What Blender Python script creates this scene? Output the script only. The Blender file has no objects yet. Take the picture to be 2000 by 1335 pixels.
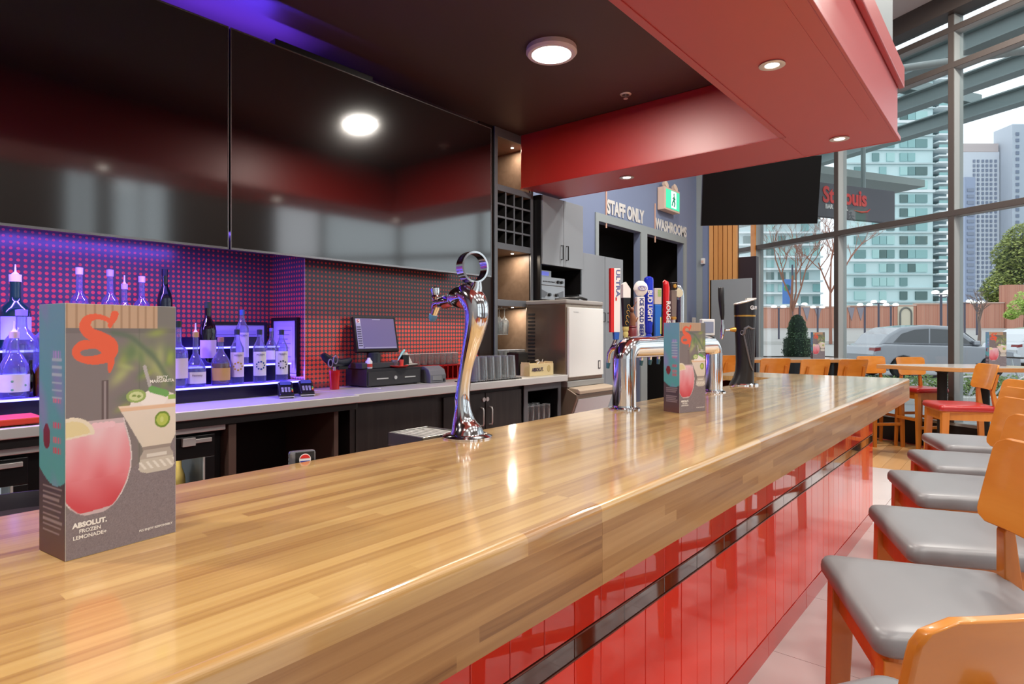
import bpy, bmesh, math, random
import numpy as np
from mathutils import Vector, Matrix, noise
random.seed(7)
sc = bpy.context.scene
COL = sc.collection
PI = math.pi
# ---------------------------------------------------------------- camera, world, exposure
H = 1.394                      # eye height
F = 1192.0                     # focal length in px of a 2000 px wide frame
YAW = math.radians(39.8)       # X runs along the bar, Y from the guests towards the back bar
CC, SS = math.cos(YAW), math.sin(YAW)
cam_d = bpy.data.cameras.new('camera'); cam = bpy.data.objects.new('camera', cam_d); COL.objects.link(cam)
cam.location = (0, 0, H); cam.rotation_euler = (PI/2, 0, YAW - PI/2)
cam_d.sensor_width = 36; cam_d.lens = F/2000*36; cam_d.shift_y = -17.5/2000
cam_d.clip_start = .05; cam_d.clip_end = 1000
sc.camera = cam
w = bpy.data.worlds.new('overcast_sky'); sc.world = w; w.use_nodes = True
bg = w.node_tree.nodes['Background']; bg.inputs[0].default_value = (.86, .90, .95, 1); bg.inputs[1].default_value = 1.75
sc.view_settings.view_transform = 'Standard'; sc.view_settings.look = 'None'
sc.view_settings.gamma = 1; sc.view_settings.use_curve_mapping = False
sc.view_settings.exposure = -.05
sc.cycles.max_bounces = 10; sc.cycles.diffuse_bounces = 5; sc.cycles.glossy_bounces = 5
sc.cycles.transmission_bounces = 8; sc.cycles.transparent_max_bounces = 16
sc.cycles.caustics_reflective = False; sc.cycles.caustics_refractive = False
sc.cycles.sample_clamp_indirect = 4

def lamp(name, kind, loc, power, color=(1,1,1), rot=(0,0,0), **k):
    l = bpy.data.lights.new(name, kind); l.energy = power; l.color = color
    for a, b in k.items(): setattr(l, a, b)
    o = bpy.data.objects.new(name, l); o.location = loc; o.rotation_euler = rot; COL.objects.link(o); return o

# ---------------------------------------------------------------- geometry helpers
def at(px, py=None, X=None, Y=None, Z=None, d=None):
    """world point seen at a pixel of the 2000x1335 photograph, on a given plane"""
    t = (px-1000)/F
    kx, ky = CC+t*SS, SS-t*CC
    if d is None:
        if X is not None: d = X/kx
        elif Y is not None: d = Y/ky
        else: d = (Z-H)*F/(650-py)
    z = H+(650-py)*d/F if py is not None else Z
    return Vector((d*kx, d*ky, z if z is not None else 0))

def lin(c):
    return tuple(((v/255)/12.92 if v/255 <= .04045 else ((v/255+.055)/1.055)**2.4) for v in c)

def mat(name, rgb=(128,128,128), rough=.5, metal=0, spec=.5, coat=0, coat_rough=.05, emit=None, es=0, trans=0, ior=1.45, alpha=1, sheen=0):
    m = bpy.data.materials.new(name); m.use_nodes = True
    b = m.node_tree.nodes['Principled BSDF']
    b.inputs['Base Color'].default_value = (*lin(rgb), 1)
    b.inputs['Roughness'].default_value = rough; b.inputs['Metallic'].default_value = metal
    b.inputs['Specular IOR Level'].default_value = spec
    b.inputs['Coat Weight'].default_value = coat; b.inputs['Coat Roughness'].default_value = coat_rough
    b.inputs['Transmission Weight'].default_value = trans; b.inputs['IOR'].default_value = ior
    if emit: b.inputs['Emission Color'].default_value = (*lin(emit), 1); b.inputs['Emission Strength'].default_value = es
    return m
def nodes(m): return m.node_tree, m.node_tree.nodes['Principled BSDF']
def N(nt, t, **k):
    n = nt.nodes.new(t)
    for a, b in k.items():
        if a.startswith('i_'): n.inputs[int(a[2:])].default_value = b
        else: setattr(n, a, b)
    return n
def L(nt, a, b): nt.links.new(a, b)
def math_n(nt, op, a, b=None):
    n = nt.nodes.new('ShaderNodeMath'); n.operation = op
    for i, v in enumerate((a, b)):
        if v is None: continue
        if isinstance(v, (int, float)): n.inputs[i].default_value = v
        else: L(nt, v, n.inputs[i])
    return n.outputs[0]
def ramp(nt, fac, stops):
    r = nt.nodes.new('ShaderNodeValToRGB'); e = r.color_ramp.elements
    while len(e) < len(stops): e.new(.5)
    for i, (p, c) in enumerate(stops): e[i].position = p; e[i].color = (*lin(c), 1)
    L(nt, fac, r.inputs[0]); return r.outputs[0]

def wood(name, stops, rough=.35, coat=.0, scale=(1.2, 14, 14), coord='Object', island=True, var=.6, bump=0, coat_rough=.08, spec=.5):
    m = mat(name, rough=rough, coat=coat, coat_rough=coat_rough, spec=spec); nt, b = nodes(m)
    tc = N(nt, 'ShaderNodeTexCoord'); mp = N(nt, 'ShaderNodeMapping'); mp.inputs[3].default_value = scale
    L(nt, tc.outputs[coord], mp.inputs[0])
    geo = N(nt, 'ShaderNodeNewGeometry'); oi = N(nt, 'ShaderNodeObjectInfo')
    r = math_n(nt, 'FRACT', math_n(nt, 'ADD', geo.outputs['Random Per Island'], math_n(nt, 'MULTIPLY', oi.outputs['Random'], 7.31)))
    off = N(nt, 'ShaderNodeVectorMath', operation='ADD'); L(nt, mp.outputs[0], off.inputs[0])
    cb = N(nt, 'ShaderNodeCombineXYZ'); L(nt, math_n(nt, 'MULTIPLY', r, 37.), cb.inputs[0]); L(nt, math_n(nt, 'MULTIPLY', r, 91.), cb.inputs[1])
    L(nt, cb.outputs[0], off.inputs[1])
    n1 = N(nt, 'ShaderNodeTexNoise'); n1.inputs['Scale'].default_value = 1.5; n1.inputs['Detail'].default_value = 6; n1.inputs['Distortion'].default_value = .6
    L(nt, off.outputs[0], n1.inputs['Vector'])
    f = math_n(nt, 'ADD', math_n(nt, 'MULTIPLY', r, var), math_n(nt, 'MULTIPLY', n1.outputs[0], 1-var))
    c = ramp(nt, f, stops); L(nt, c, b.inputs['Base Color'])
    if bump:
        bp = N(nt, 'ShaderNodeBump'); bp.inputs['Strength'].default_value = bump; bp.inputs['Distance'].default_value = .002
        L(nt, n1.outputs[0], bp.inputs['Height']); L(nt, bp.outputs[0], b.inputs['Normal'])
    return m

class MB:
    def __init__(s): s.v = []; s.f = []; s.c = None
    def add(s, vs, fs):
        n = len(s.v); s.v += [tuple(v) for v in vs]; s.f += [tuple(i+n for i in f) for f in fs]; return s
    def box(s, x0, x1, y0, y1, z0, z1, M=None):
        vs = [Vector((x, y, z)) for z in (z0, z1) for y in (y0, y1) for x in (x0, x1)]
        if M is not None: vs = [M @ v for v in vs]
        return s.add(vs, [(0,2,3,1),(4,5,7,6),(0,1,5,4),(2,6,7,3),(0,4,6,2),(1,3,7,5)])
    def taper(s, x, y, z0, z1, w0, d0, w1, d1, x1=None, y1=None):
        x1 = x if x1 is None else x1; y1 = y if y1 is None else y1
        vs = [(x+a*w0/2, y+b*d0/2, z0) for a, b in ((-1,-1),(1,-1),(1,1),(-1,1))]+[(x1+a*w1/2, y1+b*d1/2, z1) for a, b in ((-1,-1),(1,-1),(1,1),(-1,1))]
        return s.add(vs, [(3,2,1,0),(4,5,6,7),(0,1,5,4),(1,2,6,5),(2,3,7,6),(3,0,4,7)])
    def loft(s, rings, cap=True, closed=False):
        n = len(rings[0]); base = len(s.v)
        for r in rings: s.v += [tuple(p) for p in r]
        m = len(rings)
        for i in range(m if closed else m-1):
            j = (i+1) % m
            for k in range(n):
                s.f.append((base+i*n+k, base+i*n+(k+1) % n, base+j*n+(k+1) % n, base+j*n+k))
        if cap and not closed:
            s.f.append(tuple(base+k for k in reversed(range(n)))); s.f.append(tuple(base+(m-1)*n+k for k in range(n)))
        return s
    def lathe(s, prof, c=(0,0,0), n=24, cap=True, sx=1, sy=1):
        rings = [[(c[0]+max(r,1e-5)*sx*math.cos(2*PI*k/n), c[1]+max(r,1e-5)*sy*math.sin(2*PI*k/n), c[2]+z) for k in range(n)] for r, z in prof]
        return s.loft(rings, cap)
    def tube(s, pts, rad, n=12, cap=True, closed=False, flat=None):
        pts = [Vector(p) for p in pts]; m = len(pts)
        rads = rad if isinstance(rad, (list, tuple)) else [rad]*m
        up = None; rings = []
        for i, p in enumerate(pts):
            a = pts[(i-1) % m] if (closed or i > 0) else p; b = pts[(i+1) % m] if (closed or i < m-1) else p
            t = (b-a).normalized()
            if up is None: up = t.orthogonal().normalized() if flat is None else Vector(flat)
            up = (up-t*up.dot(t)).normalized() if flat is None else (Vector(flat)-t*Vector(flat).dot(t)).normalized()
            q = t.cross(up); r = rads[i]
            ru, rq = r if isinstance(r, tuple) else (r, r)
            rings.append([p+up*ru*math.cos(2*PI*k/n)+q*rq*math.sin(2*PI*k/n) for k in range(n)])
        return s.loft(rings, cap, closed)
    def prism(s, poly, z0, z1, axes=None, o=(0,0,0)):
        """polygon in plane (a,b) pushed along c from z0 to z1"""
        a, b, c = axes or (Vector((1,0,0)), Vector((0,1,0)), Vector((0,0,1)))
        o = Vector(o); n = len(poly)
        vs = [o+a*p[0]+b*p[1]+c*z for z in (z0, z1) for p in poly]
        fs = [tuple(reversed(range(n))), tuple(range(n, 2*n))]+[(i, (i+1) % n, n+(i+1) % n, n+i) for i in range(n)]
        return s.add(vs, fs)
    def sphere(s, c, r, n=12, m=8, sc=(1,1,1)):
        rings = [[(c[0]+sc[0]*r*math.sin(PI*i/m)*math.cos(2*PI*k/n)+1e-6, c[1]+sc[1]*r*math.sin(PI*i/m)*math.sin(2*PI*k/n), c[2]-sc[2]*r*math.cos(PI*i/m)) for k in range(n)] for i in range(1, m)]
        return s.loft(rings, True)
    def build(s, name, m=None, parent=None, smooth=None, bevel=0, seg=2, loc=None, rotz=0, M=None):
        me = bpy.data.meshes.new(name)
        vs = s.v if M is None else [tuple(M @ Vector(v)) for v in s.v]
        me.from_pydata(vs, [], s.f)
        bm = bmesh.new(); bm.from_mesh(me); bmesh.ops.recalc_face_normals(bm, faces=bm.faces); bm.to_mesh(me); bm.free()
        if smooth is None: smooth = 40
        if smooth:
            for p in me.polygons: p.use_smooth = True
            me.set_sharp_from_angle(angle=math.radians(smooth))
        if m: me.materials.append(m)
        o = bpy.data.objects.new(name, me); COL.objects.link(o)
        if loc is not None: o.location = loc
        o.rotation_euler.z = rotz
        if parent: o.parent = parent
        if bevel:
            bv = o.modifiers.new('bevel', 'BEVEL'); bv.width = bevel; bv.segments = seg; bv.limit_method = 'ANGLE'; bv.angle_limit = math.radians(35)
        return o

def thing(name, label, cat, loc=(0,0,0), rotz=0, group=None):
    o = bpy.data.objects.new(name, None); o.empty_display_size = .05; COL.objects.link(o)
    o.location = loc; o.rotation_euler.z = rotz
    o['label'] = label; o['category'] = cat
    if group: o['group'] = group
    return o
def tag(o, label, cat, group=None, kind=None):
    o['label'] = label; o['category'] = cat
    if group: o['group'] = group
    if kind: o['kind'] = kind
    return o
def lab(o, label): o['label'] = label; return o
def struct(o): o['kind'] = 'structure'; return o
def stuff(o): o['kind'] = 'stuff'; return o
KIDS = {}
def children(o): return [c for c in bpy.data.objects if c.parent == o]
def dup(root, loc, rotz=0, label=None, group=None, scale=None):
    r = root.copy(); COL.objects.link(r); r.location = loc; r.rotation_euler.z = rotz
    if scale: r.scale = (scale,)*3 if not isinstance(scale, tuple) else scale
    if label: r['label'] = label
    if group: r['group'] = group
    for ch in children(root):
        c = ch.copy(); COL.objects.link(c); c.parent = r
        for g in children(ch):
            q = g.copy(); COL.objects.link(q); q.parent = c
    return r

FONT_CACHE = {}
def text(name, s, size, loc, ax, ay, m, parent=None, extrude=.0006, shear=0, sx=1, bold=0, spacing=1, align='CENTER'):
    """flat lettering; ax = reading direction, ay = up direction of letters"""
    cu = bpy.data.curves.new('t', 'FONT'); cu.body = s; cu.size = size; cu.extrude = extrude; cu.shear = shear
    cu.align_x = align; cu.align_y = 'CENTER'; cu.offset = bold*size; cu.space_character = spacing; cu.resolution_u = 3
    to = bpy.data.objects.new('t', cu); COL.objects.link(to)
    dg = bpy.context.evaluated_depsgraph_get(); me = bpy.data.meshes.new_from_object(to.evaluated_get(dg))
    bpy.data.objects.remove(to); bpy.data.curves.remove(cu)
    ax = Vector(ax).normalized(); ay = Vector(ay).normalized(); az = ax.cross(ay)
    M = Matrix.Translation(Vector(loc)) @ Matrix(((ax.x*sx, ay.x, az.x, 0), (ax.y*sx, ay.y, az.y, 0), (ax.z*sx, ay.z, az.z, 0), (0,0,0,1)))
    me.transform(M); me.materials.clear(); me.materials.append(m)
    me.name = name
    o = bpy.data.objects.new(name, me); COL.objects.link(o)
    if parent: o.parent = parent
    return o

def printed(name, paint, nu, nv, o, ax, ay, wid, hei, m, parent=None):
    """flat print: a fine grid whose colour attribute is filled by paint(u, v) (u right, v up, 0..1)"""
    o = Vector(o); ax = Vector(ax).normalized(); ay = Vector(ay).normalized()
    u = np.linspace(0, 1, nu+1); v = np.linspace(0, 1, nv+1); U, V = np.meshgrid(u, v)
    P = np.array(o)[None, None, :]+U[..., None]*wid*np.array(ax)+V[..., None]*hei*np.array(ay)
    me = bpy.data.meshes.new(name)
    idx = np.arange((nu+1)*(nv+1)).reshape(nv+1, nu+1)
    F4 = np.stack([idx[:-1, :-1], idx[:-1, 1:], idx[1:, 1:], idx[1:, :-1]], -1).reshape(-1, 4)
    me.from_pydata(P.reshape(-1, 3).tolist(), [], F4.tolist())
    rgb = paint(U, V); rgb = np.clip(rgb, 0, 255)/255
    rgb = np.where(rgb <= .04045, rgb/12.92, ((rgb+.055)/1.055)**2.4)
    a = me.color_attributes.new('print', 'FLOAT_COLOR', 'POINT')
    a.data.foreach_set('color', np.concatenate([rgb, np.ones(rgb.shape[:2]+(1,))], -1).astype(np.float32).ravel())
    me.materials.append(m)
    ob = bpy.data.objects.new(name, me); COL.objects.link(ob)
    if parent: ob.parent = parent
    return ob

# ---------------------------------------------------------------- materials
M = {}
M['steel'] = mat('brushed_steel', (212,210,206), .42, .6)
M['chrome'] = mat('chrome', (232,232,235), .09, 1)
ORD = ['first', 'second', 'third', 'fourth', 'fifth', 'sixth', 'seventh', 'eighth', 'ninth', 'tenth', 'eleventh', 'twelfth']
M['black'] = mat('black_plastic', (22,21,22), .35)
M['blackmatte'] = mat('matte_black', (16,13,12), .7)
M['rubber'] = mat('rubber', (20,20,20), .8)
M['red'] = mat('red_bulkhead_paint', (178,22,12), .5, spec=.7, coat=1, coat_rough=.42)
M['red'].node_tree.nodes['Principled BSDF'].inputs['Coat IOR'].default_value = 1.6
M['darkceil'] = mat('dark_ceiling_paint', (74,56,50), .5)
M['grey'] = mat('grey_laminate', (136,142,148), .5)
M['bluewall'] = mat('slate_blue_wall_paint', (124,136,166), .6)
M['greywall'] = mat('light_grey_wall_paint', (150,158,160), .6)
M['white'] = mat('white_paint', (225,225,225), .5)
M['paper'] = mat('paper', (215,212,208), .6)
M['ceil'] = mat('pale_ceiling_paint', (190,190,192), .7)
M['frame'] = mat('dark_window_frame', (70,62,58), .45)
M['framelight'] = mat('window_mullion_grey', (160,163,162), .45)
M['tv'] = mat('glossy_screen', (6,5,6), .09, spec=1, ior=1.85)
M['tvoff'] = mat('matte_screen', (8,8,9), .5, spec=.2)
M['darkwood'] = wood('black_stained_wood', [(0,(20,18,17)),(.5,(36,32,30)),(1,(58,52,48))], .5, scale=(18,18,1.4), var=.15)
M['stool'] = wood('orange_beech', [(0,(150,82,22)),(.45,(190,110,34)),(1,(218,144,62))], .35, coat=.3, scale=(14,14,1.6), var=.3)
M['stoolply'] = wood('orange_plywood', [(0,(164,92,26)),(.45,(200,122,40)),(1,(226,156,74))], .32, coat=.35, scale=(2,10,9), var=.25)
M['vinyl'] = mat('grey_vinyl', (122,122,125), .36, spec=.6)
M['redvinyl'] = mat('red_vinyl', (168,30,28), .28, spec=.7)
M['redtile'] = mat('red_glazed_tile', (234,46,16), .35, spec=.15, coat=1, coat_rough=.02)
M['basetile'] = mat('red_base_tile', (196,36,22), .35, spec=.15, coat=1, coat_rough=.03)
M['darktile'] = mat('dark_bronze_glass_tile', (52,28,20), .05, spec=1, coat=1)
M['bead'] = mat('bronze_tile_edging', (120,70,58), .3, .6)
M['grout'] = mat('grout', (150,50,38), .7)
M['floortile'] = mat('pale_floor_tile', (205,196,194), .22)
M['floorwood'] = wood('floor_board_wood', [(0,(150,104,58)),(.5,(186,138,84)),(1,(208,166,112))], .35, scale=(1.5,12,12))
M['bar'] = wood('bar_butcher_block', [(0,(110,74,44)),(.18,(142,100,60)),(.34,(168,128,76)),(.6,(190,152,94)),(1,(208,176,118))], .3, scale=(1.5,60,60), var=.40, coat=1, coat_rough=.10)
M['bar'].node_tree.nodes['Principled BSDF'].inputs['Coat IOR'].default_value = 1.7
M['barfront'] = wood('bar_butcher_block_edge_shaded', [(0,(78,50,32)),(.20,(112,76,46)),(.36,(144,104,64)),(.6,(166,126,80)),(1,(188,150,102))], .36, scale=(1.8,50,50), var=.45, coat=.35, coat_rough=.2)  # same wood as the top, shade of the front edge put into darker stops
M['led'] = mat('violet_led', (90,60,255), .5, emit=(70,40,255), es=14)
M['ledblue'] = mat('lit_acrylic_edge', (150,150,255), .3, emit=(120,120,255), es=5.0)
M['acrylic'] = mat('lit_acrylic_shelf', (120,100,230), .25, emit=(90,70,245), es=1.5)
M['lampglow'] = mat('lamp_glow', (255,250,240), .5, emit=(255,246,232), es=9)
M['print'] = mat('printed_card', (200,200,200), .45)
def _pr():
    nt, b = nodes(M['print']); a = N(nt, 'ShaderNodeVertexColor'); a.layer_name = 'print'; L(nt, a.outputs[0], b.inputs['Base Color'])
_pr()
def glassy(name, tint=(255,255,255), refl=1.0, base=.04):
    m = bpy.data.materials.new(name); m.use_nodes = True; nt = m.node_tree; nt.nodes.clear()
    out = N(nt, 'ShaderNodeOutputMaterial'); mx = N(nt, 'ShaderNodeMixShader'); tr = N(nt, 'ShaderNodeBsdfTransparent'); gl = N(nt, 'ShaderNodeBsdfGlossy')
    tr.inputs[0].default_value = (*lin(tint), 1); gl.inputs['Roughness'].default_value = .02
    lw = N(nt, 'ShaderNodeLayerWeight'); lw.inputs[0].default_value = .25
    L(nt, math_n(nt, 'ADD', math_n(nt, 'MULTIPLY', lw.outputs['Fresnel'], refl), base), mx.inputs[0])
    L(nt, tr.outputs[0], mx.inputs[1]); L(nt, gl.outputs[0], mx.inputs[2]); L(nt, mx.outputs[0], out.inputs[0]); return m
M['pane'] = glassy('window_glass', (246,250,250), .5, .01)
M['glass'] = glassy('drinking_glass', (236,240,242), .9, .06)
FROST = {'drinking_glass': .07, 'clear_bottle_glass': .16}
M['bottleclear'] = glassy('clear_bottle_glass', (225,228,250), .8, .06)
def _bt(mm, fr_, c1, c2):
    nt = mm.node_tree; out = [n for n in nt.nodes if n.type == 'OUTPUT_MATERIAL'][0]; src = out.inputs[0].links[0].from_socket
    mx = N(nt, 'ShaderNodeMixShader'); ad = N(nt, 'ShaderNodeMixShader'); tl = N(nt, 'ShaderNodeBsdfTranslucent'); df = N(nt, 'ShaderNodeBsdfDiffuse')
    tl.inputs[0].default_value = (*lin(c1), 1); df.inputs[0].default_value = (*lin(c2), 1); L(nt, tl.outputs[0], ad.inputs[1]); L(nt, df.outputs[0], ad.inputs[2])
    mx.inputs[0].default_value = fr_; L(nt, src, mx.inputs[1]); L(nt, ad.outputs[0], mx.inputs[2]); L(nt, mx.outputs[0], out.inputs[0])
_bt(M['bottleclear'], .16, (215,215,240), (205,205,230)); _bt(M['glass'], .17, (245,245,245), (245,245,245))

def dots(name, bgc, dotc, gloss=.18):
    m = mat(name, rough=gloss, spec=.6); nt, b = nodes(m)
    tc = N(nt, 'ShaderNodeTexCoord'); sp = N(nt, 'ShaderNodeSeparateXYZ'); L(nt, tc.outputs['Object'], sp.inputs[0])
    g = .031
    along = math_n(nt, 'ADD', sp.outputs[0], sp.outputs[1])
    fx = math_n(nt, 'SUBTRACT', math_n(nt, 'FRACT', math_n(nt, 'DIVIDE', along, g)), .5)
    fz = math_n(nt, 'SUBTRACT', math_n(nt, 'FRACT', math_n(nt, 'DIVIDE', sp.outputs[2], g)), .5)
    dd = math_n(nt, 'SQRT', math_n(nt, 'ADD', math_n(nt, 'MULTIPLY', fx, fx), math_n(nt, 'MULTIPLY', fz, fz)))
    # printed halftone: dots grow from .2 near the top of the wall to .47 at the counter
    mr = N(nt, 'ShaderNodeMapRange'); mr.inputs[1].default_value = 1.0; mr.inputs[2].default_value = 1.95; mr.inputs[3].default_value = .49; mr.inputs[4].default_value = .22
    L(nt, sp.outputs[2], mr.inputs[0])
    f = math_n(nt, 'LESS_THAN', dd, mr.outputs[0])
    mx = N(nt, 'ShaderNodeMix', data_type='RGBA'); mx.inputs[6].default_value = (*lin(bgc), 1); mx.inputs[7].default_value = (*lin(dotc), 1)
    L(nt, f, mx.inputs[0]); L(nt, mx.outputs[2], b.inputs['Base Color']); return m
M['dots'] = dots('halftone_dot_wallcovering', (82,74,76), (238,84,70), .22)
M['rimglass'] = mat('glass_rim', (225,228,232), .15, .0, spec=1)
# ---------------------------------------------------------------- lights of the place
WARM = (1, .93, .84); VIO = (.22, .12, 1)
SOFZ = 2.764; CEILZ = 3.265
for i, (x, y) in enumerate([(3.25, 2.37), (-.7, 2.37)]):
    lamp('disc_light_lamp', 'AREA', (x, y, CEILZ-.05), 52, WARM, shape='DISK', size=.2)
DOWN = [(.18, .98), (1.71, .98), (3.245, .975), (4.78, .98), (4.77, 2.66)]
for x, y in DOWN: lamp('downlight_lamp', 'SPOT', (x, y, SOFZ-.012), 48, WARM, spot_size=2.3, spot_blend=.9, shadow_soft_size=.03)
# added fill lights, out of view, brightening the guests' side and the blue wall
FILL_LIGHTS = [(x, y) for x in (-1, 1.2, 3.4, 5.6) for y in (-3.2, -1.2)]+[(7.4, .4), (5.9, 2.6)]
for x, y in FILL_LIGHTS: lamp('fill_light_lamp', 'AREA', (x, y, 5.34), 60 if x < 5.7 else 130, (1, .95, .88), shape='DISK', size=.5)
lamp('violet_strip_lamp', 'AREA', (.5, 3.52, 1.97), 80, VIO, shape='RECTANGLE', size=2.6, size_y=.03)
lamp('violet_strip_lamp', 'AREA', (.8, 3.56, 3.02), 60, (.10, .04, 1), rot=(PI, 0, 0), shape='RECTANGLE', size=2.6, size_y=.03)
lamp('violet_riser_lamp', 'AREA', (.75, 4.0, 1.1), 26, VIO, rot=(-PI/2-.5, 0, 0), shape='RECTANGLE', size=2.8, size_y=.04)

# ---------------------------------------------------------------- the room
GD = Vector((.474, .880, 0)).normalized(); GN = Vector((GD.y, -GD.x, 0))       # window wall direction and outward normal
G0 = Vector((8.95, .597, 0))
def gw(k, z=0, off=0): return G0+GD*k+GN*off+Vector((0,0,z))
k_lo = (-4.5-G0.y)/GD.y; k_hi = 4.8
poly = [(-3,-4.5), tuple(gw(k_lo)[:2]), tuple(gw(k_hi)[:2]), (-3, gw(k_hi).y)]
fl = struct(MB().prism(poly, -.06, 0).build('floor', M['grout'], smooth=0))
WB = 7.25                                                                      # boards start here
for i in range(12):
    for j in range(3):
        x0 = -.7+.7*i-.02; y1 = .835-.7*j
        if x0 > WB: continue
        MB().box(x0+.0015, min(x0+.6985, WB), y1-.6985, y1-.0015, 0, .006).build('tile', M['floortile'], fl, smooth=0)
for i in range(4):
    for j in range(4):
        x0 = -.72+.7*i*2; y1 = -1.265-.7*j
        MB().box(x0+.0015, min(x0+1.3985, WB), y1-.6985, y1-.0015, 0, .006).build('tile', M['floortile'], fl, smooth=0)
for i in range(3): MB().box(5.2+.7*i, min(5.8985+.7*i, WB), .8365, 3.9, 0, .006).build('tile', M['floortile'], fl, smooth=0)
for j in range(34):
    y0 = -1.3+.16*j; x = WB+.002
    while x < 10.4:
        ln = random.uniform(.9, 1.6); xe = min(x+ln, gw((y0-G0.y)/GD.y).x-.12)
        if xe > x+.1: MB().box(x, xe-.002, y0+.001, y0+.159, 0, .006).build('floor_board', M['floorwood'], fl, smooth=0)
        x += ln
        if xe < x: break
struct(MB().prism(poly, 5.4, 5.45).build('ceiling', M['ceil'], smooth=0))
struct(MB().box(-3.05, -3, -4.5, 4.8, 0, 5.4).build('wall_left', M['greywall'], smooth=0))
# wall behind the bar, with the two openings of the service passage
YW = 4.2; OP = [(6.77, 7.91, 2.84), (8.10, 9.37, 2.84)]
wb = MB().box(-3, 6.77, YW, YW+.1, 0, 5.4)
wb.box(6.77, 9.9, YW, YW+.1, 2.84, 5.4); wb.box(7.91, 8.10, YW, YW+.1, 0, 2.84); wb.box(9.37, 9.9, YW, YW+.1, 0, 2.84)
wall_back = struct(wb.build('wall_back', M['bluewall'], smooth=0))
MB().box(6.7, 9.47, YW-.02, YW-.001, 2.84, 2.945).build('opening_frame', M['greywall'], wall_back, smooth=0)
for x0, x1 in ((6.7, 6.77), (7.91, 8.10), (9.37, 9.47)): MB().box(x0, x1, YW-.02, YW-.001, 0, 2.84).build('opening_frame', M['greywall'], wall_back, smooth=0)
pas = MB().box(6.6, 9.6, 5.2, 5.25, 0, 3).box(6.6, 6.65, YW+.1, 5.2, 0, 3).box(9.55, 9.6, YW+.1, 5.2, 0, 3).box(6.6, 9.6, YW+.1, 5.25, 3, 3.05).box(6.6, 9.6, YW+.1, 5.25, -.06, 0)
struct(pas.build('wall_passage', M['blackmatte'], smooth=0))
# end wall: pier in two tones, then the slatted timber panel
pier = struct(MB().box(9.9, 10.0, 4.09, YW+.1, 0, 5.4).build('wall_end', M['greywall'], smooth=0))
MB().box(9.895, 9.9, 3.97, 4.09, 0, 5.4).build('pier_strip', M['bluewall'], pier, smooth=0)
M['slatwood'] = wood('pale_orange_slat_wood', [(0,(196,128,66)),(1,(232,172,108))], .4, scale=(10,10,1), var=.5)
sl = thing('slatted_panel', 'upright orange timber slats beside the blue wall, left of the window', 'wall panel', (9.9, 3.78, 0))
MB().box(.02, .06, -.27, .19, 0, 5.3).build('backing', mat('slat_backing', (92,58,30), .7), sl, smooth=0)
for k in range(6): MB().box(-.03, .02, .122-.078*k, .187-.078*k, 0, 5.3).build('slat', M['slatwood'], sl, smooth=0)
# near wall with tall glazed bays (behind the guests)
nw = MB().box(-3, 6.3, -4.6, -4.5, 0, .3).box(-3, 6.3, -4.6, -4.5, 4.2, 5.4)
BAYS = [(-2.6, -.6), (-.2, 1.6), (2.80, 3.26), (3.44, 4.33)]
xs = [-3]+[v for b in BAYS for v in b]+[6.3]
for a, b in zip(xs[::2], xs[1::2]): nw.box(a, b, -4.6, -4.5, .3, 4.2)
struct(nw.build('wall_near', mat('dark_brown_wall', (60,50,46), .6), smooth=0))
for i, (a, b) in enumerate(BAYS):
    wo = MB().box(a, a+.05, -4.58, -4.52, .3, 4.2).box(b-.05, b, -4.58, -4.52, .3, 4.2).box(a, b, -4.58, -4.52, 2.7, 2.76).box((a+b)/2-.02, (a+b)/2+.02, -4.58, -4.52, .3, 4.2)
    wo = struct(wo.build('window_%d' % (i+2), M['frame'], smooth=0))
    MB().box(a, b, -4.555, -4.549, .3, 4.2).build('pane', M['pane'], wo, smooth=0)

# angled window wall
Mg = Matrix(((GD.x, GN.x, 0, G0.x), (GD.y, GN.y, 0, G0.y), (0, 0, 1, 0), (0,0,0,1)))     # local x = along wall, y = outward
win = struct(MB().box(k_lo, k_hi, -.05, .1, 0, .30).build('window_1', mat('black_knee_wall', (30,24,24), .5), smooth=0, M=Mg))
MB().box(k_lo, k_hi, -.06, .12, .30, .335).build('window_sill', M['framelight'], win, smooth=0, M=Mg)
ks = [1.575*i for i in range(-3, 4)]
for k in ks:
    MB().box(k-.034, k+.034, -.078, -.066, .335, 5.4).build('mullion', M['frame'], win, smooth=0, M=Mg, bevel=.004)
    MB().box(k-.032, k+.032, -.066, .10, .335, 5.4).build('mullion_outer', M['framelight'], win, smooth=0, M=Mg, bevel=.004)
MB().box(3.15-.04, 3.15+.05, -.10, -.07, .3, 3.9).build('timber_cover', M['stoolply'], win, smooth=0, M=Mg)
for z in (2.81, 4.56, 4.99):
    MB().box(k_lo, k_hi, -.080, -.068, z-.036, z+.036).build('transom', M['frame'], win, smooth=0, M=Mg, bevel=.004)
    MB().box(k_lo, k_hi, -.067, .08, z-.034, z+.034).build('transom_outer', M['framelight'], win, smooth=0, M=Mg, bevel=.004)
MB().box(k_lo, k_hi, -.16, .1, 5.17, 5.4).build('window_head', M['frame'], win, smooth=0, M=Mg)
for a, b in zip(ks[:-1], ks[1:]):
    for z0, z1 in ((.335, 2.78), (2.84, 4.53), (4.59, 4.96), (5.02, 5.17)):
        MB().box(a+.03, b-.03, .03, .036, z0, z1).build('pane', M['pane'], win, smooth=0, M=Mg)

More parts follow.
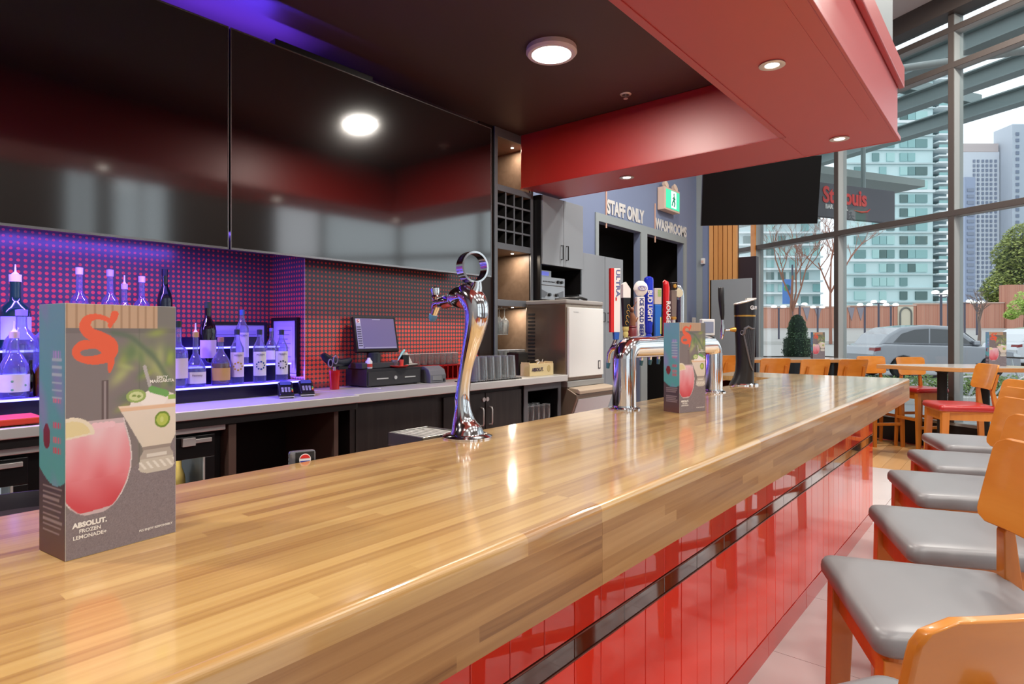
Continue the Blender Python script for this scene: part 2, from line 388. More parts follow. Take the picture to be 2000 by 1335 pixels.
# ---------------------------------------------------------------- bulkhead over the bar
bk = MB().box(-3, 5.10, .673, 1.292, SOFZ, CEILZ).box(4.50, 5.10, 1.292, 3.64, SOFZ, CEILZ)
bulk = struct(bk.build('bulkhead', M['red'], smooth=0, bevel=.004))
MB().box(-3, 5.115, .655, .673, SOFZ-.002, SOFZ+.028).box(5.10, 5.115, .673, 3.64, SOFZ-.002, SOFZ+.028).build('edge_bead', M['red'], bulk, smooth=0, bevel=.003)
MB().box(-3, 4.50, 1.262, 1.30, SOFZ-.006, SOFZ).box(4.488, 4.51, 1.262, 3.64, SOFZ-.006, SOFZ).build('edge_bead', M['red'], bulk, smooth=0, bevel=.002)
MB().box(-3, 4.5, .75, .756, SOFZ-.002, SOFZ).build('soffit_joint', M['red'], bulk, smooth=0)
MB().box(-3, 5.14, .635, .673, 3.14, 3.29).box(5.10, 5.14, .673, 3.64, 3.14, 3.29).build('crown', M['red'], bulk, smooth=0, bevel=.008)
MB().box(-3, 5.08, .70, 4.19, CEILZ+.03, 5.4).build('upper_box', M['greywall'], bulk, smooth=0)
struct(MB().box(-3, 4.50, 1.292, 4.2, CEILZ, CEILZ+.03).build('ceiling_bar', M['darkceil'], smooth=0))

def downlight(x, y, lb, tilt=0):
    t = thing('recessed_downlight', lb, 'downlight', (x, y, SOFZ), 0, 'downlights in the red bulkhead')
    MB().lathe([(.034,-.001),(.062,-.001),(.064,-.006),(.05,-.010),(.036,-.006),(.034,-.001)], n=28, cap=False).build('trim_ring', M['steel'], t)
    MB().lathe([(.034,-.004),(.0,-.0041)], n=20).build('lamp_glow', M['lampglow'], t)
    return t
LB = ['round steel downlight over the near left end of the bar', 'round steel downlight in the red soffit above the curved chrome tap tower',
      'steel downlight in the middle of the wide red soffit', 'steel downlight near the outer corner of the red soffit', 'small steel downlight in the cross arm of the red bulkhead, above the cabinets']
for (x, y), lb in zip(DOWN, LB): downlight(x, y, lb)
for i, (x, y) in enumerate([(3.25, 2.37), (-.7, 2.37)]):
    t = thing('ceiling_light', ['round white disc light glowing on the dark bar ceiling', 'disc light on the bar ceiling above the left screen'][i], 'ceiling light', (x, y, CEILZ))
    MB().lathe([(.165,0),(.168,-.03),(.155,-.045),(.13,-.045),(.13,0)], n=40, cap=False).build('rim', M['white'], t)
    MB().lathe([(.13,-.044),(.09,-.0475),(0,-.048)], n=36).build('diffuser', M['lampglow'], t)
for x, y in FILL_LIGHTS:  # unseen fittings that carry the added fill lights
    t = thing('fill_light', 'added round fill light on the high ceiling, out of view', 'ceiling light', (x, y, 5.4), 0, 'added fill lights on the high ceiling')
    MB().lathe([(.27,0),(.27,-.04),(.25,-.045)], n=30, cap=False).build('rim', M['white'], t)
    MB().lathe([(.25,-.044),(0,-.046)], n=30).build('diffuser', M['lampglow'], t)
p = at(1222, 184, Z=CEILZ)
t = thing('sprinkler_head', 'small round sprinkler on the dark ceiling beside the disc light', 'sprinkler', (p.x, p.y, CEILZ))
MB().lathe([(.045,0),(.04,-.006),(.03,-.008),(.03,0)], n=24, cap=False).build('escutcheon', M['steel'], t)
MB().lathe([(.006,0),(.006,-.03),(.018,-.032),(.018,-.036),(0,-.036)], n=12).build('nozzle', M['steel'], t)

# ---------------------------------------------------------------- the bar
BZ, YF, YB, XE = 1.07, .607, 1.385, 5.15
TH = .034
bar = thing('bar_worktop', 'long butcher-block bar top with a deep wooden front edge', 'bar counter', (0, 0, BZ))
rows = 30; rw = (YB-YF)/rows
def cuts(x0, x1, lo=.28, hi=.85):
    r = [x0]
    while r[-1] < x1-.25: r.append(r[-1]+random.uniform(lo, hi))
    if x1-r[-1] < .2: r.pop()
    r.append(x1); return r
for r in range(rows):
    y0 = YF+r*rw
    for xa, xb in ((-.6, .995), (.995, XE)):
        cs = cuts(xa, xb, .45, 1.15)
        for a, b in zip(cs, cs[1:]):
            if r == 0:
                R = .013; prof = [(y0+rw, 0), (y0+rw, -TH), (y0, -TH)]+[(y0+R-R*math.cos(q), -R+R*math.sin(q)) for q in [PI/2*i/9 for i in range(10)]]
                MB().prism(prof, a, b, (Vector((0,1,0)), Vector((0,0,1)), Vector((1,0,0)))).build('stave', M['bar'], bar, smooth=0)
            else: MB().box(a, b, y0, y0+rw, -TH, 0).build('stave', M['bar'], bar, smooth=0)
TH2 = .034; sk = (.152-TH)/5
for r in range(5):
    for xa, xb in ((-.6, .995), (.9955, XE)):
        cs = cuts(xa, xb, .25, .95)
        for a, b in zip(cs, cs[1:]):
            MB().box(a, b, YF, YF+.03, -TH-sk*(r+1), -TH-sk*r).build('stave', M['barfront'], bar, smooth=0)
st = MB()
for r in range(30):
    y0 = YF+r*rw; st.box(-2.6, -.6, y0, y0+rw, -TH, 0)
for r in range(18):                                   # return of the bar towards the back, and its end skirt
    y0 = YB+r*rw
    st.box(4.6, 4.6+.3, y0, y0+rw, -TH, 0).box(4.9, XE, y0, y0+rw, -TH, 0)
for r in range(5): st.box(XE-.03, XE, YF+.03, YB+18*rw, -TH-sk*(r+1), -TH-sk*r)
stuff(st.build('stave_field', M['bar'], bar, smooth=0))
MB().box(-2.6, XE-.03, YF+.03, YB-.005, -TH-.02, -TH-.0005).build('underlay', M['blackmatte'], bar, smooth=0)

YT = .835; XT = 5.11
bf = thing('tiled_bar_base', 'glossy red tiled bar front with a dark bronze glass band', 'bar front', (0, 0, 0))
MB().box(-2.6, XT, YT+.004, YT+.06, 0, 1.01).box(XT-.06, XT, YT+.06, 1.9, 0, 1.01).box(4.7, XT, 1.84, 1.9, 0, 1.01).build('backing', M['grout'], bf, smooth=0)
MB().box(-2.6, XT-.06, 1.30, 1.34, 0, 1.01).build('inner_panel', M['blackmatte'], bf, smooth=0)
tw = .1212
def tile_set(name, x0, x1, step, z0, z1, m, label=None, gap=.0011):
    x = x1; proto = None
    while x > x0:
        a = max(x-step, x0)
        if proto is None or abs((x-a)-step) > 1e-6:
            o = MB().box(-(x-a)+gap, -gap, 0, .006, 0, z1-z0-2*gap).build(name, m, bf, smooth=0, bevel=.0012, seg=1); 
            if proto is None: proto = o
        else: o = proto.copy(); COL.objects.link(o)
        o.location = (x, YT-.006+random.uniform(-.0002, .0002), z0+gap); o.rotation_euler.z = random.uniform(-.0012, .0012); o.rotation_euler.x = random.uniform(-.0008, .0008)
        if label: o['label'] = label
        x = a
tile_set('tile', -.3, XT, tw, .661, 1.008, M['redtile'])
tile_set('tile', -.3, XT, tw*2, .606, .656, M['darktile'], 'dark bronze glass tile')
tile_set('tile', -.3, XT, tw, .108, .601, M['redtile'])
tile_set('tile', -.3, XT, .6, .002, .104, M['basetile'])
for z in (.601, .656): MB().box(-.3, XT, YT-.008, YT+.002, z+.0005, z+.0045).build('edging_strip', M['bead'], bf, smooth=0)
MB().box(XT-.001, XT+.004, YT-.004, YT+.01, 0, 1.0).build('corner_trim', M['steel'], bf, smooth=0)
# ---------------------------------------------------------------- back bar: screens
YTV = 3.40
def tv(x0, x1, lb):
    t = thing('wall_television', lb, 'television', ((x0+x1)/2, YTV, 1.861))
    hw = (x1-x0)/2; hh = 3.105-1.861
    MB().box(-hw+.006, hw-.006, 0, .008, .008, hh-.006).build('screen', M['tv'], t, smooth=0)
    MB().box(-hw, hw, .008, .05, 0, hh).build('housing', M['black'], t, smooth=0, bevel=.003)
    fr = MB().box(-hw, -hw+.006, -.002, .008, 0, hh).box(hw-.006, hw, -.002, .008, 0, hh).box(-hw+.006, hw-.006, -.002, .008, 0, .012).box(-hw+.006, hw-.006, -.002, .008, hh-.006, hh)
    fr.build('bezel', mat('bezel_metal', (150,146,146), .25, .9), t, smooth=0)
    MB().box(-.3, .3, .05, .27, .35, .85).build('wall_bracket', M['blackmatte'], t, smooth=0)
tv(1.617, 3.81, 'huge glossy black television reflecting the disc light, right of the pair')
tv(-.59, 1.607, 'huge glossy black television, left of the pair above the violet lit bottles')
t = thing('light_bar', 'thin black bar fitting on top of the right television', 'light fitting', (2.2, 3.43, 3.12))
MB().box(-.3, .42, 0, .06, 0, .04).build('body', M['black'], t, smooth=0, bevel=.004); MB().box(-.02, .02, .06, .25, 0, .02).build('bracket', M['black'], t, smooth=0)

# dotted wall covering: niche and boxed-out right panel
ZC = 1.02
s1 = struct(MB().box(-3, 2.25, 4.10, 4.195, 0, CEILZ).build('wall_niche', M['dots'], smooth=0))
s2 = struct(MB().box(2.25, 4.13, 3.68, 4.195, 0, CEILZ).build('wall_panel', M['dots'], smooth=0))
MB().box(2.247, 2.2495, 3.675, 3.679, ZC, CEILZ).build('corner_trim', M['steel'], s2, smooth=0)
MB().box(3.95, 4.13, 3.665, 3.679, ZC, CEILZ).build('dark_pilaster', mat('dark_brown_panel', (38,26,22), .4), s2, smooth=0)

# ---------------------------------------------------------------- back bar: counters and cabinets
lc = thing('steel_counter', 'left stainless back-bar counter under the violet lit shelf', 'counter', (0, 0, ZC))
MB().box(-2.0, 2.235, 3.055, 4.09, -.045, 0).build('worktop', M['steel'], lc, smooth=0, bevel=.004)
MB().box(-2.0, 2.235, 3.075, 3.10, -.085, -.046).build('apron', M['blackmatte'], lc, smooth=0)
MB().box(-2.0, 2.235, 4.07, 4.095, 0, .09).build('upstand', M['black'], lc, smooth=0)
rc = thing('steel_counter', 'right stainless back-bar counter carrying the till and glasses', 'counter', (0, 0, ZC))
MB().box(2.24, 4.53, 3.12, 3.675, -.055, 0).build('worktop', M['steel'], rc, smooth=0, bevel=.004)
MB().box(4.13, 4.53, 3.675, 4.09, -.055, 0).build('worktop_return', M['steel'], rc, smooth=0)

# glass-door fridge under the left counter
fr = thing('bar_fridge', 'black glass-door bar fridge with steel top rail, lit inside', 'fridge', (0, 0, 0))
MB().box(-2.0, 1.45, 3.10, 3.115, .905, .935).build('top_rail', M['steel'], fr, smooth=0, bevel=.003)
body = MB().box(-2.0, 1.45, 3.62, 3.66, 0, .90).box(-2.0, 1.45, 3.16, 3.62, .87, .90).box(-2.0, 1.45, 3.16, 3.62, 0, .12)
for x in (-1.32, -.68, -.02, .69, 1.41): body.box(x-.04, x+.04, 3.16, 3.62, .12, .87)
body.build('carcass', M['black'], fr, smooth=0)
MB().box(-1.9, 1.40, 3.59, 3.618, .13, .86).build('liner', mat('white_fridge_liner', (225,225,230), .5), fr, smooth=0)
MB().box(-1.9, 1.40, 3.25, 3.58, .5, .508).build('shelf', M['steel'], fr, smooth=0)
for a, b in ((-1.3, -.7), (-.66, -.04), (.02, .65), (.74, 1.40)):
    d = MB().box(a, b, 3.11, 3.15, .78, .89).box(a, b, 3.11, 3.15, .13, .20).box(a, a+.055, 3.11, 3.15, .20, .78).box(b-.055, b, 3.11, 3.15, .20, .78).build('door', M['black'], fr, smooth=0, bevel=.003)
    MB().box(a+.055, b-.055, 3.125, 3.13, .20, .78).build('pane', M['pane'], d, smooth=0)
    MB().box(a+.05, a+.058, 3.105, 3.11, .2, .78).box(b-.058, b-.05, 3.105, 3.11, .2, .78).build('door_trim', M['steel'], d, smooth=0)
    MB().box(b-.15, b-.02, 3.095, 3.11, .855, .875).box(b-.16, b-.10, 3.09, 3.11, .845, .885).build('hinge', M['steel'], d, smooth=0, bevel=.002)
lamp('fridge_lamp', 'AREA', (1.07, 3.3, .86), 3.5, (.95,.97,1), shape='RECTANGLE', size=.5, size_y=.05)
lamp('fridge_lamp', 'AREA', (.33, 3.3, .86), 3.5, (.95,.97,1), shape='RECTANGLE', size=.5, size_y=.05)

# open bay with black sides between fridge and the right cabinets
ob = thing('open_bay', 'open black bay under the left counter, between fridge and cabinet', 'cabinet', (0, 0, 0))
MB().box(1.46, 1.50, 3.09, 3.7, 0, .93).build('side_panel', mat('brown_edge_panel', (84,66,58), .5), ob, smooth=0, bevel=.002)
MB().box(2.10, 2.13, 3.12, 3.7, 0, .93).build('side_panel', mat('brown_edge_panel', (84,66,58), .5), ob, smooth=0, bevel=.002)
MB().box(1.5, 2.10, 3.66, 3.7, 0, .97).box(1.5, 2.1, 3.15, 3.66, 0, .1).box(1.46, 2.13, 3.11, 3.66, .935, .97).build('back_panel', M['blackmatte'], ob, smooth=0)

# black stained cabinets under the right counter
cab = thing('black_cabinet', 'black wood-grain cabinet panel under the till', 'cabinet', (0, 0, 0))
MB().box(2.26, 3.0, 3.19, 3.66, .08, .96).build('body', M['darkwood'], cab, smooth=0, bevel=.002)
MB().box(2.30, 2.97, 3.183, 3.19, .12, .94).build('panel', M['darkwood'], cab, smooth=0, bevel=.002)
MB().box(2.26, 3.0, 3.24, 3.66, 0, .08).build('plinth', M['blackmatte'], cab, smooth=0)
cab = thing('black_cabinet', 'black two-door cabinet with D-handles, locks and lattice vents', 'cabinet', (0, 0, 0))
MB().box(3.0, 3.98, 3.21, 3.66, .08, .96).build('body', M['darkwood'], cab, smooth=0, bevel=.002)
MB().box(3.0, 3.98, 3.26, 3.66, 0, .08).build('plinth', M['blackmatte'], cab, smooth=0)
for a, b, hx in ((3.06, 3.50, 3.455), (3.51, 3.95, 3.555)):
    z0v, z1v = .42, .585
    x0v, x1v = a+.07, b-.12+.05
    d = MB().box(a, b, 3.19, 3.21, z1v, .93).box(a, b, 3.19, 3.21, .1, z0v).box(a, x0v, 3.19, 3.21, z0v, z1v).box(x1v, b, 3.19, 3.21, z0v, z1v).build('door', M['darkwood'], cab, smooth=0, bevel=.002)
    MB().tube([(hx,3.19,.82),(hx,3.165,.815),(hx,3.16,.80),(hx,3.16,.70),(hx,3.165,.685),(hx,3.19,.68)], .006, 8).build('handle', M['steel'], d)
    MB().lathe([(0,0),(.017,0),(.017,.008),(0,.008)], n=16).build('lock', M['steel'], d, M=Matrix.Translation((hx+(.03 if hx < 3.5 else -.03), 3.19, .88)) @ Matrix.Rotation(PI/2, 4, 'X'))
    g = MB(); nx = 7
    for i in range(nx):
        for j in range(4):
            cx = x0v+(i+.5)*(x1v-x0v)/nx; cz = z0v+(j+.5)*(z1v-z0v)/4; hx2 = (x1v-x0v)/nx/2; hz = (z1v-z0v)/8
            for q in ((-1,-1,1,1), (-1,1,1,-1)):
                g.tube([(cx+q[0]*hx2, 3.2, cz+q[1]*hz), (cx+q[2]*hx2, 3.2, cz+q[3]*hz)], .0022, 4)
    g.build('lattice_vent', M['steel'], d)
gc = thing('glass_rack_cabinet', 'black open cabinet holding upturned glasses below the right counter', 'cabinet', (0, 0, 0))
g = MB().box(3.985, 4.02, 3.19, 3.66, 0, .96).box(4.47, 4.50, 3.19, 3.66, 0, .96).box(4.02, 4.47, 3.6, 3.66, 0, .96).box(4.02, 4.47, 3.19, 3.6, .42, .45).box(4.02, 4.47, 3.19, 3.6, 0, .08).box(4.02, 4.47, 3.19, 3.6, .90, .96)
g.build('carcass', M['black'], gc, smooth=0)
MB().box(3.975, 4.025, 3.18, 3.19, 0, .965).box(4.465, 4.505, 3.18, 3.19, 0, .965).box(4.025, 4.465, 3.18, 3.19, .905, .965).build('face_frame', mat('grey_frame_edge', (90,92,96), .4), gc, smooth=0)

# tall shelf tower
YS = 3.65; X0, X1 = 4.13, 4.69
tw_ = thing('shelf_tower', 'tall black shelf tower with lit cubbies and a bottle grid', 'shelf unit', (0, 0, 0))
edge = mat('grey_edge_strip', (104,108,114), .4)
brown = wood('brown_cubby_lining', [(0,(96,78,64)),(1,(130,110,94))], .45, scale=(1,12,12), var=.1)
yb = 4.1
zs = [(3.18, 2.745), (2.69, 2.218), (2.16, 1.70), (1.642, ZC)]
MB().box(X0, X0+.035, YS, yb, ZC, 3.26).box(X1-.035, X1, YS, yb, ZC, 3.26).box(X0+.035, X1-.035, yb-.02, yb, ZC, 3.26).build('carcass', M['black'], tw_, smooth=0)
MB().box(X0-.005, X0+.035, YS-.012, YS, ZC, 3.26).box(X1-.035, X1, YS-.012, YS, ZC, 3.26).build('stile', edge, tw_, smooth=0, bevel=.002)
for z1, z0 in ((3.26, 3.18), (2.745, 2.69), (2.218, 2.16), (1.70, 1.642)):
    s = MB().box(X0+.035, X1-.035, YS+.001, yb-.02, z0, z1).build('shelf', brown, tw_, smooth=0)
    MB().box(X0+.035, X1-.035, YS-.012, YS, z0, z1).build('shelf_edge', edge, s, smooth=0, bevel=.002)
for zt, zb in (zs[0], zs[2], zs[3]):
    MB().box(X0+.036, X1-.036, yb-.03, yb-.021, zb, zt).box(X0+.0355, X0+.04, YS+.01, yb-.03, zb, zt).box(X1-.04, X1-.0355, YS+.01, yb-.03, zb, zt).build('lining', brown, tw_, smooth=0)
    lamp('cubby_lamp', 'AREA', (X1-.16, YS+.12, zt-.012), 3.2, (1,.84,.66), shape='DISK', size=.05)
    MB().lathe([(.014,0),(.014,-.004),(0,-.004)], n=16).build('puck_light', M['lampglow'], tw_, M=Matrix.Translation((X1-.16, YS+.12, zt)))
wz1, wz0 = zs[1]; wi = (X1-X0-.07)
for i in range(1, 4): MB().box(X0+.035+wi*i/4-.008, X0+.035+wi*i/4+.008, YS, YS+.3, wz0, wz1).build('grid_slat', M['blackmatte'], tw_, smooth=0)
for i in range(1, 4):
    for j in range(4):
        MB().box(X0+.035+wi*j/4+.008*(j > 0), X0+.035+wi*(j+1)/4-.008*(j < 3), YS, YS+.3, wz0+(wz1-wz0)*i/4-.008, wz0+(wz1-wz0)*i/4+.008).build('grid_slat', M['blackmatte'], tw_, smooth=0)
g = MB()
for i in range(1, 4): g.box(X0+.035+wi*i/4-.0085, X0+.035+wi*i/4+.0085, YS-.004, YS, wz0, wz1).box(X0+.035, X1-.035, YS-.006, YS-.004, wz0+(wz1-wz0)*i/4-.0085, wz0+(wz1-wz0)*i/4+.0085)
g.build('grid_edging', edge, tw_, smooth=0)
MB().box(X0+.035, X1-.035, YS+.3, YS+.31, wz0, wz1).build('grid_back', M['blackmatte'], tw_, smooth=0)
MB().box(X0+.1, X0+.34, YS+.08, YS+.13, 1.636, 1.642).build('hanger_rail', M['chrome'], tw_, smooth=0)

# grey wall cabinets
uc = thing('wall_cabinet', 'grey two-door wall cabinet with black bar handles above the receiver', 'cabinet', (0, 0, 0))
MB().box(4.70, 5.42, 3.56, 4.19, 2.06, 2.73).box(4.70, 4.72, 3.56, 4.19, 1.72, 2.06).box(5.40, 5.42, 3.56, 4.19, 1.80, 2.06).box(4.70, 5.42, 4.1, 4.19, 1.72, 2.06).box(4.70, 5.42, 3.70, 4.19, 1.70, 1.722).build('carcass', M['black'], uc, smooth=0)
for a, b, hx in ((4.712, 5.062, 5.02), (5.068, 5.42, 5.11)):
    d = MB().box(a, b, 3.54, 3.558, 2.062, 2.728).build('door', M['grey'], uc, smooth=0, bevel=.002)
    MB().tube([(hx,3.54,2.27),(hx,3.515,2.27),(hx,3.515,2.13),(hx,3.54,2.13)], .006, 8).build('handle', M['black'], d)
tc_ = thing('tall_cabinet', 'tall plain grey cabinet behind the ice machine', 'cabinet', (0, 0, 0))
MB().box(5.43, 6.37, 3.62, 4.19, 0, 2.26).build('carcass', M['grey'], tc_, smooth=0, bevel=.002)
for a, b, hx in ((5.435, 5.955, 5.92), (5.962, 6.365, 6.02)):
    d = MB().box(a, b, 3.60, 3.619, .1, 2.255).build('door', M['grey'], tc_, smooth=0, bevel=.002)
    MB().tube([(hx,3.60,1.62),(hx,3.575,1.62),(hx,3.575,1.52),(hx,3.60,1.52)], .006, 8).build('handle', M['black'], d)

# ice machine
im = thing('ice_machine', 'stainless steel ice machine with white front panel and sloping bin', 'ice machine', (0, 0, 0))
yi = 3.14; xa, xb = 4.55, 5.18
MB().box(xa, xb, yi+.02, 3.62, .955, 1.66).build('body', mat('brown_tinted_steel', (150,132,116), .25, .8), im, smooth=0, bevel=.006)
MB().box(xa+.02, xb-.02, yi-.006, yi+.02, .99, 1.63).build('front_panel', mat('white_steel_panel', (226,226,222), .35, .1), im, smooth=0, bevel=.006)
MB().box(xa-.003, xb+.003, yi+.01, 3.62, 1.66, 1.70).build('top_cap', mat('grey_plastic_cap', (150,146,142), .4), im, smooth=0, bevel=.01)
MB().box(xa, xb, yi, yi+.3, .90, .955).build('lower_cap', mat('grey_plastic_cap', (140,140,138), .4), im, smooth=0, bevel=.006)
prof = [(yi+.02, .90), (yi-.10, .84), (yi-.10, .81), (yi+.06, .40), (yi+.06, .1), (3.62, .1), (3.62, .90)]
MB().prism(prof, xa, xb, (Vector((0,1,0)), Vector((0,0,1)), Vector((1,0,0)))).build('bin', mat('brown_steel_bin', (128,112,98), .35, .5), im, smooth=0, bevel=.006)
MB().prism([(yi-.105, .80), (yi-.085, .80), (yi+.065, .42), (yi+.045, .42)], xa+.03, xb-.02, (Vector((0,1,0)), Vector((0,0,1)), Vector((1,0,0)))).build('bin_door', mat('pale_bin_door', (196,198,200), .35), im, smooth=0, bevel=.004)
MB().prism([(yi-.12, .875), (yi-.10, .89), (yi+.0, .90), (yi-.0, .87), (yi-.12, .845)], xa+.02, xb, (Vector((0,1,0)), Vector((0,0,1)), Vector((1,0,0)))).build('bin_handle', mat('taupe_plastic', (168,150,130), .35), im, smooth=0, bevel=.004)
v = MB()
for k in range(16): v.box(xa-.004, xa, 3.51, 3.59, 1.05+.034*k, 1.068+.034*k)
v.build('side_vents', M['blackmatte'], im, smooth=0)
MB().box(5.06, 5.10, yi-.009, yi-.006, 1.05, 1.13).build('badge', M['black'], im, smooth=0); MB().box(5.068, 5.092, yi-.0105, yi-.009, 1.06, 1.12).build('badge_face', M['paper'], im, smooth=0)
MB().box(4.64, 4.72, yi-.0085, yi-.006, 1.585, 1.592).build('maker_plate', M['steel'], im, smooth=0)
# black cable hump on machine + receiver
o = MB().tube([(4.86,3.5,1.72),(4.95,3.42,1.735),(5.08,3.36,1.745),(5.2,3.36,1.73),(5.27,3.45,1.71)], .014, 8).build('coiled_cable', M['black']); tag(o, 'thick black cable lying on top of the ice machine', 'cable')
def box_dev(name, lb, cat, x0, x1, z0, z1, m, y0=3.60, y1=3.95):
    t = thing(name, lb, cat, ((x0+x1)/2, y0, z0)); hw = (x1-x0)/2
    MB().box(-hw, hw, 0, y1-y0, 0, z1-z0).build('housing', m, t, smooth=0, bevel=.004); return t, hw, z1-z0
silver = mat('silver_front', (160,162,166), .35, .6)
t, hw, hh = box_dev('audio_amplifier', 'silver amplifier with two dark knobs, lowest of the stack', 'amplifier', 4.735, 5.17, 1.724, 1.865, silver)
for x in (-.06, .06): MB().lathe([(0,0),(.018,0),(.016,.022),(0,.022)], n=16).build('knob', M['black'], t, M=Matrix.Translation((x, 0, .05)) @ Matrix.Rotation(PI/2, 4, 'X'))
for sx in (-1, 1): MB().prism([(sx*.19, .10), (sx*.08, .07), (sx*.13, .02), (sx*.19, .02)], -.003, 0, (Vector((1,0,0)), Vector((0,0,1)), Vector((0,1,0)))).build('grille', mat('grille_grey', (96,100,106), .5), t, smooth=0)
t, hw, hh = box_dev('audio_receiver', 'silver receiver with a row of black buttons on the amplifier', 'receiver', 4.735, 5.17, 1.868, 1.95, silver)
for k in range(8): MB().lathe([(0,0),(.006,0),(.006,.006),(0,.006)], n=10).build('button', M['black'], t, M=Matrix.Translation((-.15+.025*k, 0, .035)) @ Matrix.Rotation(PI/2, 4, 'X'))
for x in (.09, .15): MB().lathe([(0,0),(.017,0),(.015,.02),(0,.02)], n=16).build('knob', M['black'], t, M=Matrix.Translation((x, 0, .04)) @ Matrix.Rotation(PI/2, 4, 'X'))
t, hw, hh = box_dev('small_display_box', 'small grey box with blue display on the receiver', 'media player', 4.80, 4.99, 1.952, 2.02, silver, 3.64, 3.8)
MB().box(-.07, .05, -.002, 0, .015, .055).build('display', mat('blue_display', (120,130,200), .3, emit=(90,100,220), es=.6), t, smooth=0)

# ---------------------------------------------------------------- signs on the blue wall
def wall_sign(name, lb, s, xl, zc, size, sx):
    t = thing(name, lb, 'sign', (xl, YW-.004, zc))
    MB().box(-.035, -.015, -.012, 0, -.28, .30).build('side_bar', mat('peach_bar', (214,170,150), .5), t, smooth=0)
    pl = text('lettering', s, size, (0, -.004, 0), (1,0,0), (0,0,1), M['paper'], t, extrude=.002, sx=sx, bold=.045, align='LEFT'); return t
t1 = at(1186, 404, Y=YW-.01); t2 = at(1281, 437, Y=YW-.01)
sg = wall_sign('staff_sign', 'white STAFF ONLY lettering on the blue wall above the left opening', 'STAFF ONLY', t1.x, t1.z, .25, .72)
sg = wall_sign('washroom_sign', 'white WASHROOMS lettering on the blue wall above the right opening', 'WASHROOMS', t2.x, t2.z, .22, .78)
p = at(1305, 392, Y=YW-.06)
ex = thing('exit_sign', 'green running-man exit sign with two peach emergency lamps', 'sign', (p.x, YW-.03, p.z))
MB().box(-.26, .26, -.10, .02, -.17, .17).build('housing', mat('peach_housing', (220,190,172), .5), ex, smooth=0, bevel=.006)
MB().box(-.22, .24, -.105, -.10, -.14, .14).build('lit_face', mat('green_exit_face', (60,190,150), .5, emit=(50,200,150), es=1.0), ex, smooth=0)
white_e = mat('lit_white', (255,255,255), .5, emit=(255,255,255), es=1.3)
MB().box(-.05, .12, -.108, -.105, -.12, .13).build('door_mark', white_e, ex, smooth=0)
g = MB().sphere((.03,-.112,.085), .022, 8, 6, (1,.2,1)).tube([(.03,-.112,.06),(.02,-.112,0),(.055,-.112,-.05),(.03,-.112,-.10)], .012, 6).tube([(.02,-.112,0),(-.02,-.112,-.04),(-.035,-.112,-.09)], .012, 6).tube([(-.02,-.112,.02),(.03,-.112,.045),(.07,-.112,.01)], .009, 6)
g.build('running_figure', mat('exit_green', (20,130,100), .5), ex)
for x in (-.15, .17): 
    MB().lathe([(0,0),(.05,0),(.062,.05),(0,.055)], n=16).build('emergency_lamp', mat('peach_lamp', (226,200,180), .4), ex, M=Matrix.Translation((x, -.03, .21)) @ Matrix.Rotation(PI/2-.3, 4, 'X'))
    MB().tube([(x,-.03,.16),(x,-.03,.20)], .015, 8).build('lamp_neck', mat('peach_lamp', (226,200,180), .4), ex)
p = at(1374, 510, X=9.89); t = thing('wall_sensor', 'small white sensor box high on the blue pier', 'sensor', (9.895, p.y, p.z)); MB().box(-.05, 0, -.035, .035, -.05, .05).build('housing', M['white'], t, smooth=0, bevel=.012); MB().box(-.055, -.05, -.02, .02, -.03, .01).build('lens', mat('peach_lens', (226,190,175), .3), t, smooth=0)
p = at(1354, 628, Y=YW-.01); t = thing('wall_switch', 'small pale switch box low on the blue wall beside the beer tower', 'switch', (p.x, YW-.004, p.z)); MB().box(-.05, .05, -.035, 0, -.07, .07).build('housing', M['paper'], t, smooth=0, bevel=.008); MB().box(-.015, .015, -.04, -.035, -.03, .03).build('rocker', M['white'], t, smooth=0)
# grey partition and dark door near the window
p0, p1 = at(1387, 547, X=9.3), at(1467, 552, X=9.3)
t = thing('grey_partition', 'plain grey upright partition in front of the timber slats', 'partition', (9.3, 0, 0))
MB().box(0, .05, p1.y, p0.y, .06, p0.z).build('panel', M['grey'], t, smooth=0, bevel=.003); MB().box(-.005, 0, p0.y-.02, p0.y, .0, p0.z).build('black_edge', M['black'], t, smooth=0); MB().box(.005, .045, p1.y, p0.y, 0, .06).build('plinth', M['black'], t, smooth=0)
q0, q1 = at(1441, 600, X=9.95), at(1477, 600, X=9.95)
t = thing('dark_cabinet', 'dark purple-brown tall cabinet beside the timber window post', 'cabinet', (9.95, 0, 0))
MB().box(0, .12, q1.y, q0.y, 0, 2.62).build('body', mat('dark_aubergine', (46,32,38), .5), t, smooth=0, bevel=.003); MB().box(-.006, 0, q1.y+.02, q0.y-.02, .1, 2.58).build('door', mat('dark_aubergine', (46,32,38), .5), t, smooth=0)

# hanging television near the window
p = Vector(at(1485, 373, d=6.5)); t = thing('hanging_television', 'black television hung from above in front of the window, tilted down', 'television', p)
R = Matrix.Rotation(-PI/2+YAW-.12, 4, 'Z') @ Matrix.Rotation(.175, 4, 'X')
wv, hv = .595, .345
MB().box(-wv, wv, -.01, .0, -hv, hv).build('screen', M['tvoff'], t, smooth=0, M=R)
MB().box(-wv-.006, wv+.006, 0, .05, -hv-.008, hv+.006).build('housing', M['black'], t, smooth=0, M=R, bevel=.004)
MB().tube([tuple(R @ Vector((0,.08,.1))), tuple(R @ Vector((0,.08,.1))+Vector((0,0,2.34)))], .025, 10).build('pole', M['black'], t)
MB().box(-.15, .15, .05, .10, -.15, .15).build('bracket', M['black'], t, smooth=0, M=R)
